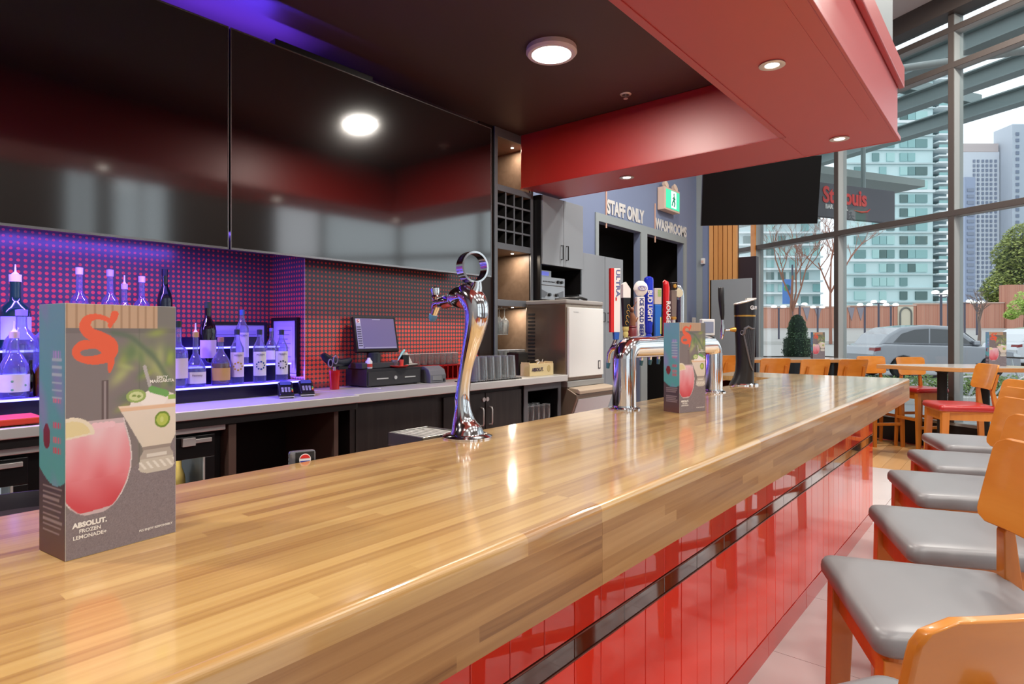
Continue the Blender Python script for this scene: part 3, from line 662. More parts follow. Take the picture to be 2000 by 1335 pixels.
# ---------------------------------------------------------------- curved chrome tap tower
Z1 = BZ+.0005
cx_, cy_ = 1.372, 1.325
t = thing('tap_tower', 'tall curved chrome single-tap tower with an empty ring on top', 'beer tap', (cx_, cy_, Z1))
def P2(px, py):      # the tower bends in a plane leaning towards the back bar
    return ((0), -(px-894)*.0016/.70, (852-py)*.001604)
spine = [(893,850,38),(892,842,34),(888,825,25),(886,800,17.5),(885,776,15.5),(888,745,14),(893,712,14),(900,680,17),(907,650,21),(911,625,24),(911,603,25.5),(906,588,26),(896,578,25),(884,577,22),(873,580,19),(866,585,16),(862,588,11)]
sp = []
for i in range(len(spine)-1):
    a, b = spine[i], spine[i+1]
    a0 = spine[max(i-1,0)]; b1 = spine[min(i+2, len(spine)-1)]
    for k in range(4):
        u = k/4
        sp.append([.5*((2*a[j])+(-a0[j]+b[j])*u+(2*a0[j]-5*a[j]+4*b[j]-b1[j])*u*u+(-a0[j]+3*a[j]-3*b[j]+b1[j])*u**3) for j in range(3)])
sp.append(list(spine[-1]))
pts = [P2(a, b) for a, b, c in sp]; rr = [(c*.00150, c*.00150) for a, b, c in sp]
MB().tube(pts, rr, 28, flat=(1,0,0)).sphere((0, P2(888,581)[1], P2(888,581)[2]), 1, 28, 16, (.036,.062,.0355)).build('column', M['chrome'], t, smooth=60)
MB().lathe([(.078,0),(.078,.004),(.066,.010),(.05,.012),(0,.012)], n=40).build('base_plate', M['chrome'], t)
nk = [P2(905,583), P2(912,560), P2(913,552)]
MB().tube(nk, [.030,.017,.013], 20).build('neck', M['chrome'], t)
c0 = Vector(P2(904,524)); rg = []; nrm = Vector((CC*.5-.35, .1, 0)); 
ux = Vector((.961,-.276,0)).normalized(); uz = Vector((0,0,1))
MB().tube([c0+ux*.044*math.cos(q)+uz*.046*math.sin(q) for q in [2*PI*k/44 for k in range(44)]], (.0035), 10, closed=True).build('ring_core', M['chrome'], t)
un = ux.cross(uz)
band = MB(); ring = []
for k in range(44):
    q = 2*PI*k/44; o = ux*math.cos(q)*.044+uz*math.sin(q)*.046; e = (ux*math.cos(q)+uz*math.sin(q))
    ring.append([c0+o+e*.003+un*.019, c0+o+e*.0035-un*.019, c0+o-e*.0035-un*.019, c0+o-e*.003+un*.019])
band.loft(ring, False, True); band.build('badge_ring', M['chrome'], t, smooth=50)
# faucet on the side of the bartender
fa = MB().tube([P2(866,587), P2(852,588), P2(840,590)], [.018,.022,.017], 16).tube([P2(842,588), P2(832,592), P2(830,600)], [.017,.016,.014], 14).tube([P2(836,590), P2(830,606), P2(826,617)], [.013,.012,.011], 12).tube([P2(832,592), P2(832,582), P2(832,577), P2(832,573)], [.011,.010,.016,.011], 14)
fo = fa.build('faucet', M['chrome'], t)
MB().tube([P2(832,575), P2(831,566), P2(830,560), P2(830,556)], [.010,.014,.015,.006], 14).build('faucet_lever', M['chrome'], fo)
lab(MB().tube([P2(827,613), P2(825,620), P2(824,626)], [.014,.013,.008], 12).build('spout_cap', mat('blue_cap', (90,150,205), .4), fo), 'blue rubber spout cap')
# drip tray behind the bar edge
t = thing('drip_tray', 'slotted stainless drip tray behind the curved chrome tower', 'drip tray', (1.335, 1.395, 1.038))
MB().box(-.085, .085, 0, .165, -.004, 0).box(-.085, .085, 0, .004, 0, .038).box(-.085, .085, .161, .165, 0, .038).box(-.085, -.081, 0, .165, 0, .038).box(.081, .085, 0, .165, 0, .038).build('pan', mat('tray_steel', (165,162,158), .3, .95), t, smooth=0, bevel=.001)
for k in range(8): MB().box(-.080+.0204*k, -.067+.0204*k, .004, .161, .030, .034).build('slat', M['steel'], t, smooth=0)

# ---------------------------------------------------------------- long chrome tower with the row of beer taps
t = thing('beer_tower', 'wide chrome arch tower carrying a row of tall beer tap handles', 'beer tap', (2.31, 1.30, Z1))
LEN = .98; PZ = .262
tower = t
MB().tube([(0,0,0),(0,0,PZ-.05),(0,0,PZ-.0465)], .050, 32, cap=False).build('leg', M['chrome'], t, smooth=50)
MB().tube([(LEN,0,0),(LEN,0,PZ-.05),(LEN,0,PZ-.0465)], .050, 32, cap=False).build('leg', M['chrome'], t, smooth=50)
# mitred elbows and cross pipe as one sweep
def mitre(px, R=.05, n=32):
    pass
arc = []
for k in range(7): q = PI/2*k/6; arc.append((.06-.06*math.cos(q), 0, PZ-.06+.06*math.sin(q)))
arc2 = [(LEN-a[0], 0, a[2]) for a in reversed(arc)]
MB().tube([(0,0,PZ-.075)]+arc+arc2+[(LEN,0,PZ-.075)], .0485, 32, flat=(0,1,0)).build('cross_pipe', M['chrome'], t, smooth=50)
for x in (0, LEN): MB().lathe([(.068,0),(.068,.004),(.052,.010),(.051,.016)], (x,0,0), 36).build('base_flange', M['chrome'], t)
HY = .065; HZ = PZ+.045
colr = lambda n, c, r=.3, mt=0: mat(n, c, r, mt)
def faucet(x):
    f = MB().tube([(x,.045,PZ),(x,.075,PZ),(x,.085,PZ-.01)], [.014,.013,.012], 12).tube([(x,.08,PZ),(x,.10,PZ-.03),(x,.105,PZ-.075)], [.010,.009,.008], 12).tube([(x,HY+.015,PZ),(x,HY,HZ-.01)], [.010,.008], 10).build('faucet', M['chrome'], tower)
    lab(MB().tube([(x,.103,PZ-.07),(x,.106,PZ-.095)], [.010,.007], 10).build('spout_cap', colr('teal_cap', (70,130,160), .4), f), 'teal rubber spout cap')
hx = [at(p, Y=1.365).x-2.31 for p in (1203, 1222, 1235, 1250, 1267, 1284, 1300, 1315, 1331)]
for x in hx: faucet(x)
ax_r = Vector((SS, -CC, 0))                       # handles are turned to face the guests
def sub(x): return Matrix.Translation((x, HY, HZ)) @ Matrix.Rotation(YAW-PI/2+.25, 4, 'Z')
TD, TU = Vector((0,0,-1)), Vector((0,0,1))
def htext(s, size, x, lx, lz, m, parent, sx=1., bold=.02, ly=-.012):
    Mx = sub(x); R3 = Mx.to_3x3()
    return text('lettering', s, size, Mx @ Vector((lx, ly, lz)), TD, R3 @ Vector((1,0,0)), m, parent, extrude=.0006, sx=sx, bold=bold)
white = colr('handle_white', (232,226,224)); navy = colr('navy_ink', (30,40,120)); gold = colr('gold_paint', (196,150,70), .3, .4)
# 1 red and white paddle
x = hx[0]; o = MB().taper(0,0,.02,.30,.030,.022,.034,.022).build('tap_handle', colr('handle_white', (232,226,224)), tower, smooth=0, M=sub(x), bevel=.002); lab(o, 'white paddle tap handle with red edge and blue foot')
MB().taper(-.021,0,.02,.30,.014,.0225,.016,.0225).build('red_edge', colr('handle_red', (206,36,32)), o, smooth=0, M=sub(x)); MB().taper(0,0,-.012,.02,.020,.018,.024,.020).build('blue_foot', colr('handle_blue', (40,90,180)), o, smooth=0, M=sub(x))
htext('ULTRA', .026, x, .004, .235, colr('grey_ink', (90,100,150)), o, sx=1.5, ly=-.0118); htext('-', .05, x, .0, .165, colr('handle_red2', (206,36,32)), o, ly=-.0118)
# 2 black and cream with gold swirls
x = hx[1]; o = MB().taper(0,0,.045,.175,.026,.020,.036,.026).build('tap_handle', colr('handle_black', (26,20,22)), tower, smooth=0, M=sub(x), bevel=.002); lab(o, 'black tap handle with cream slanted top and gold swirl')
MB().prism([(-.018,.175),(.018,.175),(.018,.215),(-.004,.245),(-.018,.235)], -.013, .013, (Vector((1,0,0)), Vector((0,0,1)), Vector((0,1,0)))).build('cream_top', white, o, smooth=0, M=sub(x)); MB().lathe([(.010,-.01),(.009,.0),(.013,.012),(.010,.022),(.014,.03),(.014,.045)], n=14).build('gold_foot', colr('cream_gold', (216,196,120)), o, M=sub(x))
g = MB()
for kk in range(4): g.tube([(.008*math.cos(q)*(1-.08*q)-.002+.003*kk, -.0155, .062+.024*kk+.009*math.sin(q)) for q in [j*.55 for j in range(10)]], .0014, 5)
g.build('gold_swirl', gold, o, M=sub(x))
# 3 brown stag on a maroon drum
x = hx[2]; o = MB().lathe([(.016,-.01),(.021,-.006),(.021,.035),(.017,.04),(.021,.044),(.019,.05)], n=20).build('tap_handle', colr('handle_maroon', (120,46,50)), tower, M=sub(x)); lab(o, 'brown stag tap handle on a maroon drum')
g = MB().tube([(0,0,.05),(.004,0,.08),(-.004,0,.11)], [.014,.015,.010], 10).sphere((-.004,-.004,.122), .012, 10, 7, (.8,1.2,1)).tube([(.002,0,.07),(.016,-.004,.075),(.026,-.004,.088)], [.010,.008,.003], 8)
for sx in (-1, 1): g.tube([(-.004+sx*.006,0,.13),(-.004+sx*.018,0,.15),(-.004+sx*.014,0,.175)], [.003,.0025,.0012], 6).tube([(-.004+sx*.015,0,.145),(-.004+sx*.026,0,.162)], [.0022,.001], 6)
g.build('stag_figure', colr('handle_brown', (134,84,58), .5), o, M=sub(x))
# 4 white round-headed "ICE COLD BEER"
x = hx[3]; o = MB().taper(0,0,-.005,.185,.034,.020,.040,.022).build('tap_handle', white, tower, smooth=0, M=sub(x), bevel=.002); lab(o, 'white tap handle with round rocky head reading ICE COLD BEER')
bm_ = MB().sphere((.004,0,.225), .036, 18, 12, (1,.42,1.0)); bm_.v = [tuple(Vector(v)+Vector((1,.3,1))*(.004*noise.noise(Vector(v)*70))) for v in bm_.v]
bm_.build('round_head', white, o, M=sub(x), smooth=25)
htext('ICE COLD BEER', .0275, x, .002, .092, navy, o, sx=.92, bold=.03, ly=-.0115)
g = MB().tube([(.004+.022*math.cos(q), -.0165, .225+.010*math.sin(q)) for q in [2*PI*k/16 for k in range(16)]], .0013, 5, closed=True).tube([(-.012,-.0165,.218),(-.004,-.0168,.232),(.002,-.0168,.220),(.010,-.0168,.233),(.018,-.0165,.222)], .0013, 5)
g.build('head_emblem', colr('lilac_ink', (120,110,180)), o, M=sub(x))
# 5 blue bottle shape
x = hx[4]; o = MB().lathe([(.014,-.01),(.015,.0),(.012,.012),(.017,.022),(.017,.05),(.020,.07),(.0225,.15),(.0225,.27),(.020,.28),(.01,.286),(0,.287)], n=24).build('tap_handle', colr('handle_deepblue', (34,54,190), .12), tower, M=sub(x)); lab(o, 'glossy blue tap handle with white upright lettering')
htext('BUD LIGHT', .032, x, -.006, .145, white, o, sx=.92, bold=.03, ly=-.0235)
# 6 blue, yellow and picture panel
x = hx[5]; o = MB().taper(0,0,.0,.155,.030,.018,.036,.020).build('tap_handle', colr('handle_midblue', (44,110,196)), tower, smooth=0, M=sub(x), bevel=.002); lab(o, 'blue tap handle with yellow strip and lime-green picture top')
MB().box(-.019,.019,-.008,.008,.157,.235).build('picture_top', colr('picture_beige', (206,190,176)), o, smooth=0, M=sub(x), bevel=.002)
g = MB(); 
for i in range(3):
    for j in range(4): g.box(-.001+.006*i, .003+.006*i, -.0095, -.008, .195+.009*j, .201+.009*j)
g.build('lime_checks', colr('lime', (150,200,80)), o, smooth=0, M=sub(x)); MB().box(.010,.0155,-.0105,-.0085,.012,.095).build('yellow_strip', colr('yellow', (222,220,110)), o, smooth=0, M=sub(x))
MB().tube([(0,0,-.012),(0,0,.0)], .007, 10).build('ferrule', M['chrome'], o, M=sub(x))
# 7 red rounded
x = hx[6]; o = MB().tube([(0,0,-.008),(0,0,.02),(0,0,.05),(.002,0,.15),(.004,0,.245),(.0,0,.268),(-.010,0,.276)], [(.012,.012),(.016,.014),(.017,.014),(.020,.015),(.022,.016),(.019,.014),(.008,.008)], 20).build('tap_handle', colr('handle_red3', (200,24,28), .15), tower, M=sub(x)); lab(o, 'glossy red tap handle with hooked top and white upright lettering')
htext('ROUGE', .030, x, .004, .12, white, o, sx=1.1, bold=.03, ly=-.0195)
# 8 grey-gold with square cap
x = hx[7]; o = MB().taper(0,0,.10,.235,.026,.018,.032,.020).build('tap_handle', colr('handle_taupe', (118,104,98), .4), tower, smooth=0, M=sub(x), bevel=.002); lab(o, 'taupe tap handle with black and gold square cap and silver stem')
MB().taper(0,0,.237,.275,.034,.024,.036,.026).build('square_cap', colr('cap_black', (42,34,28), .25), o, smooth=0, M=sub(x), bevel=.003); MB().lathe([(.010,.012),(.012,.016),(.010,.02),(0,.02)], n=5).build('gold_star', gold, o, M=sub(x) @ Matrix.Translation((0,-.013,.255)) @ Matrix.Rotation(PI/2, 4, 'X') @ Matrix.Translation((0,0,-.012)))
MB().lathe([(.014,.085),(.016,.09),(.016,.098),(.013,.10)], n=16).build('gold_collar', gold, o, M=sub(x)); MB().lathe([(.008,-.01),(.009,.0),(.011,.085)], n=16).build('stem', M['steel'], o, M=sub(x))
# 9 tall chrome hook pipe with medallion
x = hx[8]; o = MB().tube([(0,0,-.01),(0,0,.20),(-.003,0,.235),(-.016,0,.258),(-.03,0,.262)], [(.014,.012),(.017,.013),(.017,.013),(.015,.012),(.010,.010)], 20).build('tap_handle', colr('handle_silver', (196,200,206), .15, .8), tower, M=sub(x)); lab(o, 'silver curved tap handle with round cream medallion')
MB().lathe([(0,-.004),(.022,-.004),(.024,0),(.022,.006),(0,.006)], n=24).build('medallion', colr('medallion_cream', (206,196,170)), o, M=sub(x) @ Matrix.Translation((-.024,-.013,.225)) @ Matrix.Rotation(PI/2, 4, 'X')); MB().taper(-.018,0,0,.19,.014,.014,.016,.016).build('dark_spine', colr('spine_dark', (40,36,60)), o, smooth=0, M=sub(x))
# small display on the pipe
p = at(1381, 648, Y=1.30); o = MB().box(-.045,.045,-.012,.012,-.045,.045).build('display_housing', colr('pale_grey_plastic', (206,208,212)), tower, smooth=0, bevel=.005, M=Matrix.Translation((p.x-2.31, 0, PZ+.092)) @ Matrix.Rotation(-.45, 4, 'Z'))
MB().box(-.033,.033,-.0135,-.012,-.030,.030).build('display_screen', colr('display_blue_grey', (126,134,158), .2), o, smooth=0, M=Matrix.Translation((p.x-2.31, 0, PZ+.092)) @ Matrix.Rotation(-.45, 4, 'Z'))

# ---------------------------------------------------------------- black stout tower
gx, gy = 3.84, 1.315
t = thing('stout_tower', 'black curved stout tower with a grey harp and a gold tap', 'beer tap', (gx, gy, Z1))
mb_ = colr('satin_black_metal', (34,32,34), .35, .2)
# local u = image right, toward the guests; swept outline with elliptical section
Rg = Matrix.Rotation(YAW-PI/2, 4, 'Z')
sect = [(0,.075,-.025),(.02,.072,-.018),(.05,.062,-.008),(.09,.056,-.003),(.14,.055,0),(.24,.058,.001),(.34,.062,.0),(.42,.066,.0),(.425,.066,.0)]
rings = [[Vector((c+a*math.cos(2*PI*k/40), .052*math.sin(2*PI*k/40), z)) for k in range(40)] for z, a, c in sect]
top = [[Vector((a*math.cos(2*PI*k/40), .052*math.sin(2*PI*k/40), .435+ (zz if zz < .01 else zz*1)+.018*math.cos(2*PI*k/40)*(zz > .01))) for k in range(40)] for a, zz in ((.067,0),(.067,.085))]
MB().loft(rings).build('body', mb_, t, M=Rg); MB().loft(top).build('head', mb_, t, M=Rg)
MB().loft([[Vector((.064*math.cos(2*PI*k/40), .050*math.sin(2*PI*k/40), z)) for k in range(40)] for z in (.42,.44)]).build('gold_gap', gold, t, M=Rg)
MB().lathe([(.085,0),(.085,.006),(.078,.012),(0,.012)], (-.008,0,0), 40, sx=1.05, sy=.75).build('base_plate', M['chrome'], t, M=Rg)
rim = [[Vector(((.0675+e)*math.cos(2*PI*k/40), (.0525+e)*math.sin(2*PI*k/40), .435+.085+zz+.018*math.cos(2*PI*k/40))) for k in range(40)] for e, zz in ((.0,-.006),(.002,0),(0,.004),(-.06,.004))]
MB().loft(rim).build('top_cap', M['steel'], t, M=Rg)
for i, ch in enumerate('GUINNESS'):
    q = -PI/2+.35+i*.26; n_ = Vector((math.cos(q)/.067, math.sin(q)/.0525, 0)).normalized(); tang = Vector((-n_.y, n_.x, 0))
    R3 = Rg.to_3x3(); pos = Rg @ Vector((.0680*math.cos(q), .0535*math.sin(q), .478))
    text('lettering', ch, .034 if i == 0 else .028, pos, R3 @ tang, (0,0,1), colr('letter_silver', (205,205,210)), t, extrude=.0006, bold=.03)
# harp emblem on the guests' side of the body
hg = colr('harp_grey', (104,102,108), .3, .5); g = MB()
def hp(u, z): q = math.acos(max(-1, min(1, u/.060))); return (u, -.0535*math.sin(q)-.0012, z)
g.tube([hp(-.034+.05*s+.0, .335-.004*s-.02*(1-s)*(s < .5)) for s in (0,.1,.2)]+[hp(-.02,.350), hp(.0,.362), hp(.022,.350), hp(.044,.352)], [.004,.007,.008,.009,.008,.006,.004], 8)
g.tube([hp(-.030,.335), hp(-.02,.28), hp(-.004,.20), hp(.012,.13), hp(.030,.095)], [.004,.006,.007,.006,.004], 8)
g.tube([hp(-.033+.010*math.cos(q), .325+.014*math.sin(q)) for q in [2*PI*k/14 for k in range(14)]], .003, 6, closed=True)
for k in range(9):
    s = k/9; g.tube([hp(-.012+.055*s, .352-.004*s), hp(-.018+.046*s, .29-.17*s)], .0009, 4)
g.build('harp_emblem', hg, t, M=Rg)
g = MB().tube([(-.055,0,.345),(-.075,0,.345),(-.095,0,.343)], [.017,.014,.009], 16); g.build('gold_shank', gold, t, M=Rg)
fo = MB().tube([(-.09,0,.343),(-.125,0,.340),(-.14,0,.34)], [.008,.006,.010], 12).tube([(-.14,0,.375),(-.14,0,.34),(-.142,0,.305),(-.146,0,.285)], [.010,.014,.012,.008], 14).tube([(-.14,0,.375),(-.14,0,.41)], [.009,.008], 12).build('faucet', M['chrome'], t, M=Rg)
MB().tube([(-.140,0,.405),(-.142,0,.44),(-.147,0,.53),(-.149,0,.60),(-.149,0,.606)], [.009,.014,.019,.019,.015], 16).build('tap_lever', mb_, fo, M=Rg)

# ---------------------------------------------------------------- menus
def seg_d(U, V, pts, asp):
    dmin = np.full(U.shape, 9.)
    for (x0, y0), (x1, y1) in zip(pts, pts[1:]):
        ax, ay = x0, y0*asp; bx, by = x1, y1*asp; dx, dy = bx-ax, by-ay; L2 = dx*dx+dy*dy+1e-12
        tt = np.clip(((U-ax)*dx+(V*asp-ay)*dy)/L2, 0, 1); dmin = np.minimum(dmin, np.hypot(U-ax-tt*dx, V*asp-ay-tt*dy))
    return dmin
def catmull(p, n=6):
    r = []
    for i in range(len(p)-1):
        a0, a, b, b1 = p[max(i-1,0)], p[i], p[i+1], p[min(i+2, len(p)-1)]
        for k in range(n):
            u = k/n; r.append(tuple(.5*((2*a[j])+(-a0[j]+b[j])*u+(2*a0[j]-5*a[j]+4*b[j]-b1[j])*u*u+(-a0[j]+3*a[j]-3*b[j]+b1[j])*u**3) for j in range(2)))
    return r+[p[-1]]
S_raw = [(648,195),(618,262),(560,238),(480,222),(410,250),(385,320),(430,385),(530,430),(605,480),(622,550),(575,612),(450,640),(350,620),(308,560),(350,502),(430,492),(520,520),(590,590),(612,660),(600,755)]
S_pts = catmull([((x/4.768+80-127)/215, 1-(y/4.768+570-592)/500) for x, y in S_raw])
rng = np.random.RandomState(3)
BL = [(rng.rand()*.55+.45, rng.rand()*.35+.55, rng.rand()*.05+.02, rng.rand()*3, rng.rand()) for _ in range(26)]
def paint_front(U, V):
    asp = 2.36; A = V*asp
    img = np.zeros(U.shape+(3,)); 
    def put(mask, col, soft=None):
        a = np.clip(mask, 0, 1)[..., None]; img[:] = img*(1-a)+np.array(col, float)*a
    put(np.ones_like(U), (126,116,118)); put((U > .62)*.35, (112,118,104))
    put((np.abs(U-.64) < .003)*.5, (96,88,92)); put((V < .905)*(V > .885)*.35, (96,90,90))
    for u, v, r, an, c in BL:                       # blurred plants
        dx, dy = (U-u), (A-v*asp); x = dx*math.cos(an)+dy*math.sin(an); y = -dx*math.sin(an)+dy*math.cos(an)
        put(np.exp(-((x/(r*2.4))**2+(y/r)**2))*.75, [(150,165,84),(96,120,84),(178,184,120),(120,134,96)][int(c*4)])
    put(np.exp(-(seg_d(U, V, catmull([(.40,.885),(.55,.87),(.66,.83),(.80,.77),(.95,.66)]), asp)/.03)**2)*.8, (92,108,90))
    wood_ = np.where((U*13 % 1) < .25, 0, 1)[..., None]*np.array([24,24,24])+np.array([166,134,108])
    m = (V > .905)[..., None]; img[:] = np.where(m & (U < .82)[..., None], wood_, img)
    tb = V < .30+.12*np.clip((U-.5)*2, -1, 1); nz = np.random.RandomState(5).randn(*U.shape)*6
    img[:] = np.where(tb[..., None], np.array([128,118,124])+nz[..., None], img)
    put((np.abs(U-.328) < .028)*(V < .694)*(V > .45), (96,82,84)); put((np.abs(U-.328) < .012)*(V < .69)*(V > .45), (146,134,138))
    put(seg_d(U, V, [(.69,.74),(.755,.637)], asp) < .017, (176,170,172))
    # margarita
    cen = .81; hw = np.interp(V, [.284,.292,.305,.355,.380,.40,.574,.582], [.10,.155,.178,.165,.135,.145,.36,.365]); body = (np.abs(U-cen) < hw)*(V > .284)*(V < .582)
    put(body, (216,204,190)); put(body*np.clip((V-.40)/.17, 0, 1)*.6, (226,212,204)); put(body*(V > .556), (224,186,158)); put(body*(V > .572), (232,206,186))
    put(body*(V < .392), (176,166,158)); put(body*(V < .345), (196,188,178)); put(body*(V < .335)*(V > .30)*(np.sin(U*95+V*160) > .3)*.8, (232,228,222)); put(body*(V < .398)*(V > .384), (150,138,132)); put((np.abs(U-cen) < .10)*(V > .352)*(V < .366)*.7, (230,226,220))
    put((((U-.80)/.25)**2+((A-.575*asp)/.14)**2 < 1)*(V > .575), (232,222,220)); put((((U-.78)/.13)**2+((A-.60*asp)/.095)**2 < 1)*(V > .575), (238,230,228))
    put(((U-.61)/.095)**2+((A-.618*asp)/.065)**2 < 1, (150,172,100)); put(((U-.61)/.07)**2+((A-.618*asp)/.045)**2 < 1, (204,212,158)); put(((U-.59)/.02)**2+((A-.62*asp)/.012)**2 < 1, (130,150,80)); put(((U-.635)/.02)**2+((A-.616*asp)/.012)**2 < 1, (130,150,80))
    put(seg_d(U, V, [(.76,.642),(.90,.620)], asp) < .034, (110,164,92)); put((U > .92)*(V > .594)*(V < .612), (150,186,96))
    put(((U-.865)/.078)**2+((A-.508*asp)/.085)**2 < 1, (112,140,48)); put(((U-.865)/.060)**2+((A-.508*asp)/.064)**2 < 1, (176,190,88)); put(((U-.86)/.02)**2+((A-.508*asp)/.03)**2 < 1, (198,208,124))
    # pink frozen lemonade
    hw = np.interp(V, [.160,.166,.178,.196,.22,.25,.274,.32,.37,.43,.52,.535], [.07,.11,.155,.20,.238,.275,.298,.325,.336,.322,.268,.262]); ct = .235
    put((np.abs(U-ct) < hw)*(V > .160)*(V < .535), (196,176,182)); put((np.abs(U-ct) < hw)*(np.abs(U-ct) > hw-.008)*(V > .2)*(V < .535)*.7, (232,224,226))
    pk = (np.abs(U-ct) < hw-.014)*(V > .172+.10*(U-.1)**2)*(V < .500+.03*U)
    g = np.clip((V-.19)/.32+.06*np.sin(U*15+V*21)+.05*np.sin(U*31-V*13)*(V > .3), 0, 1)[..., None]
    c0, c1, c2 = np.array([200,72,84.]), np.array([222,134,146.]), np.array([228,190,200.])
    pc = np.where(g < .45, c0+(c1-c0)*(g/.45), c1+(c2-c1)*((g-.45)/.55)); img[:] = np.where(pk[..., None], pc, img)
    for u in (.24,.29,.34,.385): put(((U-u)/.034)**2+((A-.512*asp)/.03)**2 < 1, (232,190,202))
    put((((U-.05)/.19)**2+((A-.475*asp)/.185)**2 < 1)*(V > .468+.05*U), (228,216,196)); put((((U-.05)/.155)**2+((A-.475*asp)/.150)**2 < 1)*(V > .476+.05*U), (222,206,160))
    wr = np.interp(np.linspace(0, 1, len(S_pts)-1), [0,.04,.08,.16,.26,.36,.46,.54,.62,.70,.76,.82,.88,.94,1], [.034,.030,.022,.026,.050,.058,.056,.050,.030,.034,.046,.028,.036,.036,.012])
    S = np.full(U.shape, 9.)
    for q in range(len(S_pts)-1): S = np.minimum(S, seg_d(U, V, S_pts[q:q+2], asp)-wr[q])
    S = np.minimum(S, seg_d(U, V, [(.415,.965),(.37,.915)], asp)-.022)
    put(S < 0, (226,96,66)); img *= .90
    return img
def paint_side(U, V):
    img = np.zeros(U.shape+(3,)); a = np.clip((V-.35)/.6, 0, 1)[..., None]
    top = np.array([84,160,172])*(1-a)+np.array([108,158,190])*a
    vi = np.clip(np.sin(V*13+U*3)*np.sin(U*5+1), 0, 1)[..., None]; top = top*(1-.6*vi)+np.array([158,128,206])*.6*vi
    low = np.array([74,62,74])*np.clip((V[..., None])/.2+.2, 0, 1)+np.array([104,66,56])*(1-np.clip(V[..., None]/.2+.2, 0, 1))
    lim = .34-.06*np.sin(U*2.5); img = np.where((V > lim)[..., None], top, low)
    def put(m, c): img[:] = np.where(m[..., None], np.array(c, float), img)
    for v, c in ((.62,(206,120,160)),(.52,(200,90,120)),(.46,(200,110,130)),(.42,(196,90,110)),(.80,(170,150,220))):
        put((np.abs(V-v) < .012)*(U > .55)*(U < .85)*(np.sin(U*60) > -.5), c)
    put(((U-.3)/.14)**2+((V-.47)/.05)**2 < 1, (120,40,50))
    for k in range(9): put((np.abs(V-.27+.022*k) < .004)*(U > .15)*(U < .9-.05*(k % 3)), (140,128,140))
    for k in range(6): put((np.abs(V-.78+.03*k) < .004)*(U > .5)*(U < .9), (170,190,215))
    return img
def menu(lb, x, y, z, rot, W_=.155, D_=.088, HH=.366, nu=150, nv=340, txt=True):
    t = thing('menu_card', lb, 'menu', (x, y, z), rot)
    MB().box(0, W_, 0, .0012, 0, HH).box(0, W_, D_-.0012, D_, 0, HH).box(0, .0012, .0012, D_-.0012, 0, HH).box(W_-.0012, W_, .0012, D_-.0012, 0, HH).build('card', M['paper'], t, smooth=0)
    f = printed('front_print', paint_front, nu, nv, (.0004, -.0004, .0004), (1,0,0), (0,0,1), W_-.0008, HH-.0008, M['print'], t)
    s = printed('side_print', paint_side, nu//3, nv//2, (-.0004, D_-.0004, .0004), (0,-1,0), (0,0,1), D_-.0008, HH-.0008, M['print'], t)
    if txt:
        wm = M['paper']
        for st_, sz, u, v in (('SPICY', .0068, .86, .690), ('MARGARITA', .0068, .86, .675), ('ABSOLUT.', .0098, .20, .128), ('FROZEN', .0075, .20, .103), ('LEMONADE+', .0075, .20, .080), ('PLS ENJOY RESPONSIBLY', .0046, .80, .045)):
            text('lettering', st_, sz, (u*W_, -.0007, v*HH), (1,0,0), (0,0,1), wm, t, extrude=.0001, bold=.05 if st_ == 'ABSOLUT.' else .02)
    return t
menu('large drinks menu with pink cocktail, standing near end of the bar top', .259, 1.039, Z1, math.atan2(.018,.153))
menu('drinks menu with teal side standing before the wide chrome beer tower', 2.322, 1.056, Z1, -.31, nu=90, nv=200, D_=.085)
# coaster strip / paper on the far end of the bar
# soda gun holder
p = at(588, 893, Y=1.42)
t = thing('soda_gun_holder', 'clear soda gun holster with round red, white and blue emblem behind bar edge', 'soda gun', p)
MB().box(-.016, .030, -.0135, -.012, -.022, .016).build('black_plate', M['black'], t, smooth=0, M=Matrix.Rotation(-.35, 4, 'Z')); MB().box(-.03, .035, -.012, .012, -.035, .018).build('housing', colr('clear_grey_plastic', (118,118,124), .15, .4), t, smooth=0, bevel=.006, M=Matrix.Rotation(-.35, 4, 'Z'))
Me = Matrix.Rotation(-.35, 4, 'Z') @ Matrix.Translation((.007,-.0138,-.003)) @ Matrix.Rotation(PI/2, 4, 'X')
MB().lathe([(0,0),(.0145,0),(.0145,.001),(0,.001)], n=24).build('emblem_white', white, t, M=Me)
for nm, c, a0, a1 in (('emblem_red', (206,40,40), .25, PI-.25), ('emblem_blue', (40,60,150), PI+.25, 2*PI-.25)):
    MB().prism([(.0128*math.cos(a0+(a1-a0)*k/10), .0128*math.sin(a0+(a1-a0)*k/10)) for k in range(11)], .001, .0016).build(nm, colr(nm, c), t, smooth=0, M=Me)
MB().tube([(0,.01,-.03),(-.03,.04,-.12),(.0,.07,-.25)], .008, 8).build('hose', M['black'], t)
# dark bin behind the bar, lower left
p = at(30, 990, Y=1.62)
t = thing('black_bin', 'dark round bin rim just behind the bar at lower left', 'bin', (p.x, p.y, 0))
MB().lathe([(.11,.0),(.12,.0),(.15,p.z-.02),(.155,p.z),(.148,p.z),(.143,p.z-.02),(.112,.01)], n=36).build('shell', colr('bin_dark', (32,26,34), .4), t); MB().lathe([(.142,p.z-.035),(0,p.z-.03)], n=36).build('lid', colr('bin_lid', (44,34,44), .4), t)
